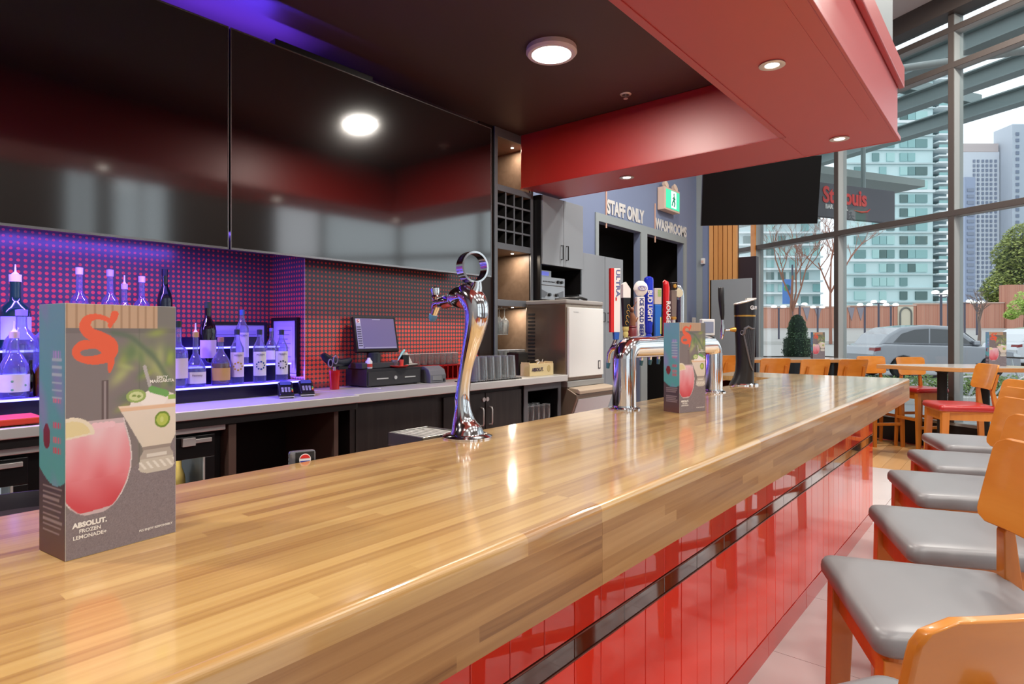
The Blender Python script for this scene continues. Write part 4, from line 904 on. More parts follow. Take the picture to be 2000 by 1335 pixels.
# ---------------------------------------------------------------- lit bottle steps
t = thing('bottle_riser', 'three-step violet-lit acrylic bottle shelf on the left counter', 'shelf', (0, 0, ZC))
TI = [(3.42, .080), (3.56, .185), (3.70, .290)]
for i, (y, z) in enumerate(TI):
    y1 = y+.14
    MB().box(-1.8, 2.08, y, y1, z-.008, z).build('shelf', M['acrylic'], t, smooth=0)
    MB().box(-1.8, 2.08, y-.004, y, z-.009, z+.001).build('lit_edge', M['ledblue'], t, smooth=0)
    MB().box(-1.8, 2.08, y+.012, y1-.001, .0 if i == 0 else TI[i-1][1], z-.009).build('riser_body', colr('riser_dark', (26,20,44), .25), t, smooth=0)
BX = {}
lq = {}
def bottle(lb, px, tier, h, kind, glassm, label=(232,226,226), liquid=None, cap=(30,28,30), r=None, pour=False, dy=0, grp=None, lab2=None, x=None, y=None, z=None, lettering=None, lcol=None):
    yy = TI[tier][0]+.07+dy if y is None else y
    zz = ZC+TI[tier][1]+.0005 if z is None else z
    p = at(px, Y=yy) if x is None else Vector((x, yy, 0))
    t = thing('bottle', lb, 'bottle', (p.x, yy, zz), math.atan2(yy, p.x)-PI/2+.15, grp)
    R = r or .037
    prof = {'syrup': [(.85,0),(1,.015),(1,.60),(.97,.66),(.45,.80),(.36,.86),(.36,.97)],
            'wine': [(.95,0),(1,.01),(1,.55),(.85,.64),(.42,.74),(.38,.80),(.38,.97)],
            'squat': [(.95,0),(1,.02),(1,.48),(.92,.56),(.42,.64),(.36,.70),(.36,.97)],
            'flask': [(.9,0),(1,.03),(1,.30),(.86,.40),(.55,.50),(.28,.60),(.26,.70),(.26,.97)],
            'dome': [(.9,0),(1,.03),(1,.42),(.90,.52),(.62,.62),(.34,.70),(.30,.78),(.30,.97)]}[kind]
    pr = [(0, 0)]+[(R*a, h*b) for a, b in prof]
    MB().lathe(pr, n=28).build('glass', glassm, t)
    if liquid:
        k = .45; pl = [(0, .006)]+[(R*a*.93, max(h*b, .006)) for a, b in prof if b < k]; pl.append((R*.93, h*min(k, prof[3][1]-.02))); MB().lathe(pl+[(0, pl[-1][1])], n=24).build('liquid', colr('liquid', liquid, .1), t)
    z0, z1 = {'syrup': (.13,.58), 'wine': (.12,.40), 'squat': (.14,.44), 'flask': (.06,.27), 'dome': (.10,.36)}[kind]
    if label:
        n_ = 17; sp_ = 1.25
        o = MB(); ring = [[(1.012*R*math.sin(-sp_+2*sp_*k/(n_-1)), -1.012*R*math.cos(-sp_+2*sp_*k/(n_-1)), h*zz_) for zz_ in (z0, z1)] for k in range(n_)]
        vs = [q for rr_ in ring for q in rr_]; o.add(vs, [(2*k, 2*k+2, 2*k+3, 2*k+1) for k in range(n_-1)])
        lo = o.build('label', colr('bottle_label', label, .5), t)
        if lab2: 
            g = MB()
            for k in range(lab2[1]): q = 2*PI*k/lab2[1]; g.sphere((R*.55*math.cos(q), -R*1.02*math.sqrt(max(0, 1-(.55*math.cos(q))**2)), h*(z0+z1)/2-.01+.022*math.sin(q)), .006, 8, 5, (1,.2,1))
            g.build('label_picture', colr('label_picture', lab2[0]), lo)
        if lettering: text('lettering', lettering, .0165, (0, -R*1.02-.001, h*z1-.018), (1,0,0), (0,0,1), colr('label_ink', lcol or (60,60,90)), lo, extrude=.0002, sx=.8)
    top = h*.97; rn = R*prof[-1][0]
    MB().lathe([(rn*1.12, h*.90), (rn*1.15, h*.995), (rn*.6, h), (0, h)], n=16).build('cap', colr('bottle_cap', cap, .35), t)
    if pour: MB().lathe([(rn*.75, h), (rn*.42, h+.008), (.0042, h+.014), (.003, h+.048), (0, h+.049)], n=12).build('pour_spout', colr('spout_white', (226,222,232), .3), t)
    return t
G = M['bottleclear']; dark = mat('dark_green_glass', (14,26,18), .08, spec=.8); amb = mat('amber_glass', (90,48,14), .08, spec=.8); green = mat('gin_green_glass', (16,60,40), .1, spec=.8); br = mat('black_glass', (14,10,12), .06, spec=.9)
bottle('clear syrup bottle with amber fruit label, left of three in front row', 463, 0, .315, 'syrup', G, lab2=((190,150,60),8), lettering='MONIN', label=(226,206,226), cap=(44,52,70))
bottle('clear syrup bottle with blue berry label, middle of front-row three', 507, 0, .315, 'syrup', G, lab2=((60,90,150),9), lettering='MONIN', cap=(44,52,70))
bottle('clear syrup bottle with sprig label beside the card terminals', 550, 0, .315, 'syrup', G, lab2=((84,86,96),9), lettering='MONIN', cap=(44,52,70))
bottle('clear syrup bottle on the middle step behind the front-row three', 473, 1, .33, 'syrup', G, cap=(60,90,140), lettering='MONIN', label=(196,180,230))
bottle('pale cognac flask with cream label and gold neck on the front step', 382, 0, .30, 'flask', G, label=(232,220,224), cap=(206,170,110), r=.052, pour=True, lettering='Hennessy', lcol=(120,90,80))
bottle('amber spirit bottle with gold oval label on the front step', 431, 0, .27, 'dome', G, label=(206,160,90), liquid=(150,84,30), cap=(170,120,120), r=.050)
bottle('tall clear bottle with striped white label at the right menu edge', 347, 0, .36, 'squat', G, label=(228,210,216), cap=(40,56,50), r=.050)
bottle('dark bottle with green neck on the middle step', 406, 1, .37, 'wine', br, label=(205,180,210), cap=(40,60,40), r=.045)
bottle('tall black-topped bottle rising behind the menu right edge', 322, 2, .40, 'wine', dark, label=(120,90,60), cap=(24,24,30), r=.04, z=ZC+.29+.06, dy=.10)
for px, lbb, c, h in ((155, 'white-capped bottle top showing above menu, leftmost', (222,215,240), .385), (215, 'pale violet-capped bottle top above the menu, second from left', (190,180,250), .385), (277, 'bottle top with cream and orange cap above the menu', (220,205,225), .36)):
    bottle(lbb, px, 2, h, 'squat', G, cap=c, r=.042, z=ZC+.29+.05, dy=.10)
bottle('clear bottle with thin white pour spout above the menu', 243, 2, .30, 'squat', G, cap=(200,190,220), r=.04, pour=True, z=ZC+.29+.06, dy=.10)
# small raised stand carrying that last row
MB().box(-1.8, 2.0, 3.80, 3.95, .291, .349).build('back_step', colr('riser_dark', (26,20,44), .25), bpy.data.objects['bottle_riser'], smooth=0)
bottle('large green gin bottle with red seal and silver label, at far left', 30, 2, .37, 'squat', green, label=(190,205,230), cap=(230,230,236), r=.062, pour=True, lab2=((216,110,50),1))
bottle('clear tequila bottle with white label and pour spout, front step far left', 28, 0, .30, 'dome', G, label=(232,228,232), cap=(220,200,214), r=.056, pour=True, lab2=((120,180,150),3))
bottle('dark round-bodied tequila bottle with circular cream label beside the menu', 93, 0, .24, 'dome', amb, label=None, cap=(230,120,60), r=.05)
p = at(93, Y=3.49); t = bpy.data.objects
o = [q for q in bpy.data.objects if q.name.startswith('bottle') and q.get('label', '').startswith('dark round-bodied')][0]
MB().lathe([(0,0),(.032,0),(.032,.002),(0,.002)], n=28).build('round_label', colr('cream_label', (226,222,206)), o, M=Matrix.Translation((0,-.052,.062)) @ Matrix.Rotation(PI/2, 4, 'X'))
MB().lathe([(.018,.165),(.022,.17),(.022,.195),(.018,.20)], n=20).build('orange_band', colr('orange_band', (230,120,60)), o)
bottle('thin black bottle between tequila bottles on the front step', 60, 0, .17, 'wine', br, label=None, r=.016)
bottle('tall clear ribbed decanter bottle leaning in shadow behind the menu left edge', 88, 1, .31, 'squat', G, cap=(170,160,230), r=.045, label=None)
bottle('clear bottle with violet tint behind the white-labelled tequila', 42, 1, .30, 'dome', G, cap=(150,140,230), r=.07, label=None)
bottle('small clear bottle with red dot label between the syrup bottles', 530, 1, .22, 'dome', G, cap=(120,110,180), r=.035, lab2=((210,80,90),1))
# framed pictures
def framed(name, lb, M_, w_, h_, inner, cat='picture'):
    t = thing(name, lb, cat, M_.to_translation(), 0)
    R = M_.to_3x3().to_4x4()
    MB().box(-w_/2, w_/2, 0, .012, 0, h_).build('backing', M['black'], t, smooth=0, M=R)
    MB().box(-w_/2, w_/2, -.012, 0, 0, .022).box(-w_/2, w_/2, -.012, 0, h_-.022, h_).box(-w_/2, -w_/2+.022, -.012, 0, .022, h_-.022).box(w_/2-.022, w_/2, -.012, 0, .022, h_-.022).build('frame', M['black'], t, smooth=0, M=R, bevel=.002)
    MB().box(-w_/2+.022, w_/2-.022, -.004, 0, .022, h_-.022).build('mount', colr('mount_card', (190,190,205), .5), t, smooth=0, M=R)
    MB().box(-w_/2+.06, w_/2-.06, -.0055, -.004, .06, h_-.06).build('print', colr('print_sheet', inner, .5), t, smooth=0, M=R)
    g = MB()
    for k in range(7): g.box(-w_/2+.08, w_/2-.08-.02*(k % 3), -.0062, -.0055, h_-.09-.03*k, h_-.086-.03*k)
    g.build('print_lines', colr('print_ink', (110,110,140), .5), t, smooth=0, M=R)
framed('framed_licence', 'black framed sheet on the dotted wall behind the middle bottles', Matrix.Translation((1.98, 4.085, 1.14)), .44, .33, (170,172,200))
framed('framed_licence', 'black framed upright sheet on the side wall by the card terminals', Matrix.Translation((2.233, 3.90, 1.10)) @ Matrix.Rotation(-PI/2, 4, 'Z'), .33, .40, (196,196,210))
# card terminals
def terminal(lb, px, y, rot):
    p = at(px, Y=y); t = thing('card_terminal', lb, 'card reader', (p.x, y, ZC+.0005), rot, None)
    MB().prism([(-.09,0),(.09,0),(.09,.075),(.05,.085),(-.04,.045),(-.09,.022)], -.04, .04, (Vector((0,1,0)), Vector((0,0,1)), Vector((1,0,0)))).build('shell', M['black'], t, smooth=0, bevel=.008, seg=3)
    sl_ = Matrix.Translation((0,-.025,.054)) @ Matrix.Rotation(.43, 4, 'X')
    g = MB()
    for i in range(3):
        for j in range(4): g.box(-.026+.018*i, -.014+.018*i, -.05+.014*j, -.041+.014*j, 0, .004)
    g.build('keypad', colr('key_grey', (150,150,160)), t, smooth=0, M=sl_)
    for j, c in enumerate(((210,60,50), (220,190,60), (60,170,90))): MB().box(.028, .036, -.05+.016*j, -.041+.016*j, 0, .004).build('colour_key', colr('colour_key', c), t, smooth=0, M=sl_)
    MB().box(-.03, .03, .035, .075, 0, .003).build('display', colr('terminal_display', (70,80,130), .15), t, smooth=0, M=sl_)
    MB().box(-.041, .041, -.092, -.088, .006, .012).build('card_slot', M['steel'], t, smooth=0)
terminal('black card terminal, left of the pair at the counter corner', 558, 3.30, -.45); terminal('black card terminal, right of the pair nearest the red cup', 598, 3.31, -.45)
# orange-red board
p = at(87, Y=3.07); t = thing('chopping_board', 'orange-red cutting board on the left steel counter', 'board', (p.x-.25, 3.17, ZC+.001))
MB().box(-.27, .25, -.09, .09, .004, .032).build('slab', colr('orange_red', (222,66,48), .45), t, smooth=0, bevel=.006)
for x in (-.22, .20):
    for y in (-.07, .07): MB().lathe([(.008,0),(.008,.006),(0,.006)], (x, y, 0), 10).build('foot', M['rubber'], t)

# ---------------------------------------------------------------- till
t = thing('cash_drawer', 'black cash drawer with round lock under the till', 'cash drawer', (2.566, 3.43, ZC+.0005))
MB().box(0, .49, 0, .24, .006, .125).build('housing', colr('drawer_black', (40,38,42), .35), t, smooth=0, bevel=.003)
o = MB().box(.01, .48, -.006, 0, .012, .105).build('drawer_front', colr('drawer_black2', (52,50,52), .35), t, smooth=0, bevel=.002)
for x in (.08, .33): MB().box(x, x+.10, -.010, -.006, .052, .060).build('pull_slot', M['steel'], o, smooth=0)
MB().lathe([(0,0),(.013,0),(.013,.006),(0,.006)], n=16).build('lock', M['steel'], o, M=Matrix.Translation((.245,-.006,.058)) @ Matrix.Rotation(PI/2, 4, 'X'))
for x in (.02, .45):
    for y in (.02, .2): MB().box(x, x+.02, y, y+.02, 0, .006).build('foot', M['rubber'], t, smooth=0)
t = thing('pos_terminal', 'touch-screen till tilted back on a round black stand', 'till', (2.72, 3.54, ZC+.127))
MB().box(-.17, .16, -.08, .11, .0, .038).build('base', colr('till_grey', (62,62,68), .35), t, smooth=0, bevel=.004)
MB().lathe([(.052,.038),(.05,.06),(.05,.105),(.035,.11)], (-.01,.0,0), 32).build('stand', colr('till_stand', (46,50,54), .3), t)
Ms = Matrix.Translation((.01, -.03, .115)) @ Matrix.Rotation(-.20, 4, 'Z') @ Matrix.Rotation(-.28, 4, 'X')
MB().box(-.165, .165, 0, .035, 0, .26).build('monitor', M['black'], t, smooth=0, bevel=.004, M=Ms)
scr = MB().box(-.15, .15, -.0015, 0, .022, .245).build('screen', colr('till_screen', (104,100,132), .1), t, smooth=0, M=Ms); nt, b = nodes(scr.data.materials[0]); b.inputs['Emission Color'].default_value = (*lin((112,106,146)), 1); b.inputs['Emission Strength'].default_value = .35
MB().box(-.148, -.112, -.0025, -.0015, .026, .243).build('side_menu', colr('menu_light', (176,178,200), .2), t, smooth=0, M=Ms)
g = MB()
for k in range(9): g.box(-.145, -.115, -.0032, -.0025, .04+.017*k, .050+.017*k)
g.build('menu_buttons', colr('menu_dark', (90,90,110), .2), t, smooth=0, M=Ms)
g = MB().box(-.10, .145, -.0025, -.0015, .026, .034).box(-.02, .04, -.0025, -.0015, .233, .240)
g.build('tool_row', colr('menu_light', (176,178,200), .2), t, smooth=0, M=Ms)
MB().box(-.146, -.116, -.0030, -.0025, .212, .241).build('logo_field', white, t, smooth=0, M=Ms)
g = MB().tube([(-.122,-.004,.236),(-.134,-.004,.237),(-.139,-.004,.230),(-.130,-.004,.226),(-.124,-.004,.221),(-.132,-.004,.217),(-.140,-.004,.220)], .0022, 6); g.build('logo_mark', colr('logo_red', (216,60,60)), t, M=Ms)
# bits beside and on the till
t = thing('receipt_printer', 'grey receipt printer to the right of the cash drawer', 'printer', (3.17, 3.38, ZC+.0005), -.1)
MB().prism([(-.02,0),(.14,0),(.14,.115),(.06,.125),(.0,.10),(-.02,.06)], -.075, .075, (Vector((0,1,0)), Vector((0,0,1)), Vector((1,0,0)))).build('shell', colr('printer_grey', (110,112,116), .4), t, smooth=0, bevel=.006, seg=3)
MB().box(-.055, .03, -.0235, -.0195, .02, .055).build('front_cover', colr('printer_grey2', (136,138,140), .4), t, smooth=0, bevel=.001); MB().box(.045, .06, -.0235, -.0195, .012, .03).build('button_panel', M['black'], t, smooth=0)
t = thing('brown_folder', 'dark brown bill folder lying on the drawer beside the till', 'folder', (3.0, 3.55, ZC+.127), .3)
MB().box(-.08, .08, -.07, .07, 0, .012).build('cover', colr('folder_brown', (62,46,42), .5), t, smooth=0, bevel=.002); MB().box(-.075, .078, -.066, .066, .012, .016).build('pages', M['paper'], t, smooth=0)
t = thing('folded_napkin', 'white cone-folded napkin on the brown folder', 'napkin', (3.0, 3.55, ZC+.144), .2)
MB().prism([(-.07,0),(.07,0),(.03,.05),(.005,.085),(-.012,.085),(-.04,.045)], -.03, .03, (Vector((1,0,0)), Vector((0,0,1)), Vector((0,1,0)))).build('cloth', M['paper'], t, smooth=0, bevel=.008, seg=3)
o = MB().tube([(-.16,0,.10),(-.14,0,.075),(-.10,0,.05),(-.04,0,.03),(.02,0,.035),(.06,0,.055)], [(.012,.02),(.020,.028),(.028,.034),(.034,.038),(.030,.036),(.015,.02)], 16).build('curved_handset', colr('navy_black', (20,22,36), .4)); o.location = (2.47, 3.56, ZC+.135); tag(o, 'curved black scanner handset resting left of the till stand', 'scanner')
MB().box(-.06, .02, -.03, .03, -.008, .012).build('cradle', M['black'], o, smooth=0, bevel=.003)
t = thing('sanitiser_bottle', 'small white pump bottle with red label beside the till stand', 'bottle', (2.615, 3.47, ZC+.127))
MB().lathe([(0,0),(.022,0),(.024,.005),(.024,.05),(.012,.065),(.010,.075),(0,.075)], n=20).build('body', M['white'], t); MB().lathe([(.0245,.012),(.0245,.035)], n=20, cap=False).build('label', colr('red_label', (206,70,60)), t)
o = MB().lathe([(.0,0),(.065,0),(.08,.012),(.078,.014),(.062,.004),(0,.004)], n=30).build('red_dish', colr('dish_red', (206,48,40), .3)); o.location = (2.87, 3.47, ZC+.127); tag(o, 'small red dish right of the till stand', 'dish')
for i, (dx, dy, c, lb) in enumerate(((-.025,0,(196,205,200),'small clear cup standing in the red dish'), (.03,.0,(226,90,80),'small red cup standing in the red dish'))):
    o = MB().lathe([(0,0),(.017,0),(.021,.048),(.0195,.048),(.016,.003),(0,.003)], n=20).build('cup', M['glass'] if i == 0 else colr('cup_red', c)); o.location = (2.87+dx, 3.47+dy, ZC+.132); tag(o, lb, 'cup')
t = thing('pen_holder', 'black open pen holder with pale blue marker, right of the till screen', 'pen holder', (2.955, 3.50, ZC+.127))
MB().box(-.03,.03,-.02,.02,0,.004).box(-.03,-.027,-.02,.02,.004,.085).box(.027,.03,-.02,.02,.004,.085).box(-.027,.027,.017,.02,.004,.085).box(-.027,.027,-.02,-.017,.004,.085).build('box', M['black'], t, smooth=0)
o = MB().tube([(-.085,-.03,.045),(-.02,0,.10),(.01,.01,.12)], [.003,.009,.009], 10).build('marker', colr('pale_blue_marker', (150,206,220))); o.location = (2.955, 3.50, ZC+.127); tag(o, 'pale blue marker poking out of the black pen holder', 'marker')
t = thing('red_cup', 'red plastic cup left of the till, holding scissors', 'cup', (2.36, 3.50, ZC+.0005)); MB().lathe([(0,0),(.030,0),(.036,.125),(.0345,.125),(.028,.004),(0,.004)], n=28).build('shell', colr('red_cup', (196,30,30), .25), t)
t = thing('scissors', 'grey-handled scissors standing in the red cup', 'scissors', (2.36, 3.50, ZC+.01))
for s in (-1, 1):
    MB().tube([(s*.012,0,0),(s*.004,0,.14)], [.002,.004], 6).build('blade', M['steel'], t)
    MB().tube([(s*.022-.012+.016*math.cos(q), s*.004, .175+.026*math.sin(q)+.01*s) for q in [2*PI*k/18 for k in range(18)]], .004, 8, closed=True).build('finger_loop', colr('loop_grey', (136,126,150)), t)
t = thing('keys', 'small bunch of keys on the steel counter before the drawer', 'keys', (2.56, 3.28, ZC+.002))
MB().tube([(.012*math.cos(q), .012*math.sin(q), .003) for q in [2*PI*k/14 for k in range(14)]], .0015, 6, closed=True).build('key_ring', M['steel'], t)
for a in (.3, 1.2, 2.4): MB().box(.012, .05, -.004, .004, .0, .003).lathe([(0,0),(.01,0),(.01,.003),(0,.003)], (.018,0,.0), 12).build('key', M['steel'], t, smooth=0, M=Matrix.Rotation(a, 4, 'Z'))

# ---------------------------------------------------------------- glassware
def tumbler(lb, h, r0, r1, name='glass', th=.002, cat='glass', grp=None, loc=(0,0,0), up=True, facets=0):
    t = thing(name, lb, cat, loc, random.uniform(0,3), grp)
    pr = [(0,0),(r0,0),(r1,h),(r1-th,h),(r0-th,.008),(0,.008)]
    if not up: pr = [(0,h),(r0,h),(r1,0),(r1-th,0),(r0-th,h-.008),(0,h-.008)]
    MB().lathe(pr, n=facets or 28).build('glass_wall', M['glass'], t, smooth=20 if facets else 40)
    zr = h if up else 0.001
    MB().tube([((r1-.001)*math.cos(q), (r1-.001)*math.sin(q), zr) for q in [2*PI*k/28 for k in range(28)]], .0014, 5, closed=True).build('rim', M['rimglass'], t)
    zb = .004 if up else h-.004
    MB().lathe([(0,zb-.003),(r0-.002,zb-.003),(r0-.002,zb+.003),(0,zb+.003)], n=24).build('thick_base', M['bottleclear'], t)
    return t
o = MB().box(0, .62, 0, .16, 0, .006); 
for k in range(30): o.box(.004+.0205*k, .012+.0205*k, -.004, .0, 0, .010)
o = o.build('bar_mat', M['rubber'], smooth=0); o.location = (3.30, 3.16, ZC+.0005); tag(o, 'black ribbed bar mat under the upturned pint glasses', 'mat')
pg = None
k = 0
for i in range(6):
    for j in range(1 if i in (0,5) else 2):
        loc = (3.42+.085*i, 3.212+.085*j, ZC+.007)
        if pg is None: pg = tumbler('upturned clear pint glass, first column from the left on the black mat', .185, .030, .041, 'pint_glass', up=False, loc=loc, grp='pint glasses on the mat')
        else: dup(pg, loc, random.uniform(0, 3), 'upturned clear pint glass, %s column from the left, %s row of the mat' % (ORD[i], ('front', 'back')[j]))
ck = thing('glass_crate', 'red wire crate of small glasses behind the receipt printer', 'crate', (2.93, 3.54, ZC+.0005))
g = MB().box(.13, .68, 0, .13, 0, .006)
for x in [.13+.055*i for i in range(11)]: g.box(x-.004, x+.004, 0, .004, .006, .12)
g.box(.13, .68, 0, .004, .11, .12).box(.13, .68, .126, .13, .006, .12).box(.13, .134, .0, .13, .006, .12).box(.676, .68, 0, .13, .006, .12).box(.134, .676, .005, .125, .115, .12)
g.build('crate_frame', colr('crate_red', (176,26,26), .35), ck, smooth=0)
sg_ = None
for i in range(8):
    loc = (3.10+.068*i, 3.60, ZC+.122)
    if sg_ is None: sg_ = tumbler('small clear tumbler on the red crate, first from the left', .09, .026, .031, 'tumbler', loc=loc, grp='tumblers on the red crate')
    else: dup(sg_, loc, random.uniform(0, 3), 'small clear tumbler on the red crate, %s from the left' % ORD[i])
# tray and glasses in the lowest opening of the shelf tower
t = thing('serving_tray', 'round-edged black tray holding short glasses inside shelf tower', 'tray', (4.38, 3.70, ZC+.03)); MB().box(-.20, .20, -.10, .12, 0, .012).build('plate', M['black'], t, smooth=0, bevel=.01, seg=3)
for x in (-.18, .18): MB().box(x-.01, x+.01, -.09, .11, -.03, 0).build('foot', M['black'], t, smooth=0)
rg_ = None
for i in range(5):
    for j in range(2):
        loc = (4.23+.076*i, 3.655+.08*j, ZC+.0425)
        if rg_ is None: rg_ = tumbler('short faceted glass on the black tray, first from left, front row', .175, .028, .034, 'short_glass', loc=loc, grp='glasses on the black tray', facets=12)
        else: dup(rg_, loc, random.uniform(0, 3), 'short faceted glass on the black tray, %s from left, %s row' % (ORD[i], ('front', 'back')[j]))
# hanging wine glasses
def wineglass(loc, lb, h=.20, r=.038, grp=None, name='wine_glass'):
    t = thing(name, lb, 'glass', loc, 0, grp)
    MB().lathe([(.001,0),(.034,0),(.034,-.002),(.006,-.006),(.004,-.02),(.004,-.08),(.012,-.09),(r*.9,-.12),(r,-.145),(r*.78,-h),(r*.76,-h),(r*.96,-.145),(r*.86,-.122),(.004,-.096),(.001,-.095)], n=28).build('glass_body', M['glass'], t)
    MB().tube([(r*.77*math.cos(q), r*.77*math.sin(q), -h) for q in [2*PI*k/24 for k in range(24)]], .0013, 5, closed=True).build('rim', M['rimglass'], t)
    return t
wgl = None
g = MB()
for x in (4.20, 4.27, 4.345, 4.42): g.tube([(x-.03, 3.69, 1.622), (x-.03, 3.95, 1.622)], .003, 6)
for x in (4.17, 4.24, 4.315, 4.39): g.tube([(x, 3.72, 1.642), (x, 3.72, 1.622)], .002, 6)
g.build('hanger_wire', M['chrome'], bpy.data.objects['shelf_tower'])
for i in range(3):
    for j in range(2):
        loc = (4.205+.075*i, 3.72+.09*j, 1.628)
        if wgl is None: wgl = wineglass(loc, 'hanging wine glass in the lit cubby, first from left, front row', .25, .042, 'hanging wine glasses')
        else: dup(wgl, loc, 0, 'hanging wine glass in the lit cubby, %s from left, %s row' % (ORD[i], ('front', 'back')[j]))
# glasses in the black open cabinet
sg2 = None
for i in range(5):
    for j in range(2):
        loc = (4.08+.078*i, 3.26+.12*j, .451)
        if sg2 is None:
            sg2 = thing('beer_glass', 'tall waisted beer glass in the black open cabinet, first from left, front row', 'glass', loc, 0, 'beer glasses in the black cabinet')
            MB().lathe([(0,0),(.034,0),(.034,.01),(.022,.03),(.026,.12),(.038,.22),(.036,.31),(.034,.31),(.036,.22),(.024,.12),(.018,.035),(0,.03)], n=26).build('glass_body', M['glass'], sg2)
            MB().tube([(.035*math.cos(q), .035*math.sin(q), .31) for q in [2*PI*k/24 for k in range(24)]], .0013, 5, closed=True).build('rim', M['rimglass'], sg2)
        else: dup(sg2, loc, 0, 'tall waisted beer glass in the black open cabinet, %s from left, %s row' % (ORD[i], ('front', 'back')[j]))
o = MB().lathe([(0,0),(.028,0),(.034,.15),(.032,.15),(.026,.003),(0,.003)], n=24).build('white_cup', M['white']); o.location = (4.425, 3.235, .451); tag(o, 'tall white cup at the right of the cabinet glasses', 'cup')
for x, c, lb in ((4.05,(206,40,40),'red plastic scoop lying at the left of the cabinet shelf'), (4.16,(214,60,50),'second red plastic scoop on the cabinet shelf, beside yellow handle')):
    o = MB().sphere((0,0,.02), .022, 12, 8, (1,1.2,.8)).build('scoop', colr('scoop_red', c)); o.location = (x, 3.205, .451); tag(o, lb, 'scoop'); MB().tube([(.015,0,.015),(.08,.01,.012)], .004, 8).build('handle', colr('scoop_handle', (190,200,70) if x > 4.1 else c), o)
# caddy
t = thing('wooden_caddy', 'cream wooden garnish caddy with dark lettering near the counter end', 'caddy', (4.12, 3.235, ZC+.0005), -.06)
cw = colr('caddy_wood', (222,200,150), .5)
MB().box(0, .32, 0, .008, 0, .105).build('front_panel', cw, t, smooth=0, bevel=.002); MB().box(0, .32, .10, .108, 0, .105).box(0, .32, .008, .10, 0, .008).build('back_panel', cw, t, smooth=0)
for x in (0, .205, .312): MB().box(x, x+.008, .008, .10, .008, .12).build('side_panel', cw, t, smooth=0)
text('lettering', 'ABSOLUT.', .042, (.105, -.002, .055), (1,0,0), (0,0,1), colr('absolut_ink', (60,44,70)), t, extrude=.0008, bold=.03, sx=.8)
MB().prism([(.235+.022*math.cos(q)+.02, .06+.03*math.sin(q)) for q in [2*PI*k/16 for k in range(16)]], -.002, 0, (Vector((1,0,0)), Vector((0,0,1)), Vector((0,1,0)))).build('round_motif', colr('caddy_motif', (196,170,112), .5), t, smooth=0)
o = MB().tube([(0,0,.0),(.02,.0,.05),(.05,0,.07),(.03,0,.085),(-.01,0,.08)], .006, 8).tube([(.03,0,.02),(.08,0,.05),(.10,0,.09)], .003, 6).build('steel_tongs', M['steel']); o.location = (4.28, 3.29, ZC+.05); tag(o, 'small steel tongs sticking out of the wooden caddy', 'tongs')
t = thing('napkin_holder', 'black square napkin and straw holder behind the wooden caddy', 'napkin holder', (4.17, 3.40, ZC+.0005))
MB().taper(.06, .06, 0, .20, .11, .11, .14, .14).build('body', M['black'], t, smooth=0, bevel=.004); MB().box(.145, .245, .0, .10, 0, .13).build('divider_box', colr('smoky_black', (40,36,34), .15), t, smooth=0, bevel=.003); MB().box(.005, .115, .005, .115, .2, .206).build('napkins', colr('black_napkin', (36,32,32), .8), t, smooth=0)
# beer in the fridge
fbx = at(357, Y=3.36).x
b1 = None
for i in range(3):
    x = fbx-.02+ (i-1)*.075
    if b1 is None:
        b1 = thing('beer_bottle', 'pale beer bottle in the right fridge door, first from the left', 'bottle', (x, 3.36, .509), -.6, 'beer bottles in the fridge')
        MB().lathe([(0,0),(.030,0),(.031,.004),(.031,.13),(.028,.15),(.014,.19),(.013,.235)], n=24).build('glass', mat('pale_beer_glass', (196,160,84), .1, trans=.3), b1)
        MB().lathe([(.0315,.03),(.0315,.10)], n=24, cap=False).build('label', colr('beer_label', (200,205,225)), b1); MB().lathe([(.0145,.225),(.0145,.242),(0,.242)], n=16).build('crown_cap', gold, b1)
        text('lettering', 'Corona', .018, (0, -.0325, .072), (1,0,0), (0,0,1), navy, b1, extrude=.0004, bold=.01)
    else: dup(b1, (x, 3.36, .509), -.6, 'pale beer bottle in the right fridge door, %s from the left' % ORD[i])
for i in range(6):
    dup(b1, (.15+.085*i, 3.4, .509), -.6, label='beer bottle in the left fridge door, %s from the left' % ORD[i], group='beer bottles in the left fridge door')
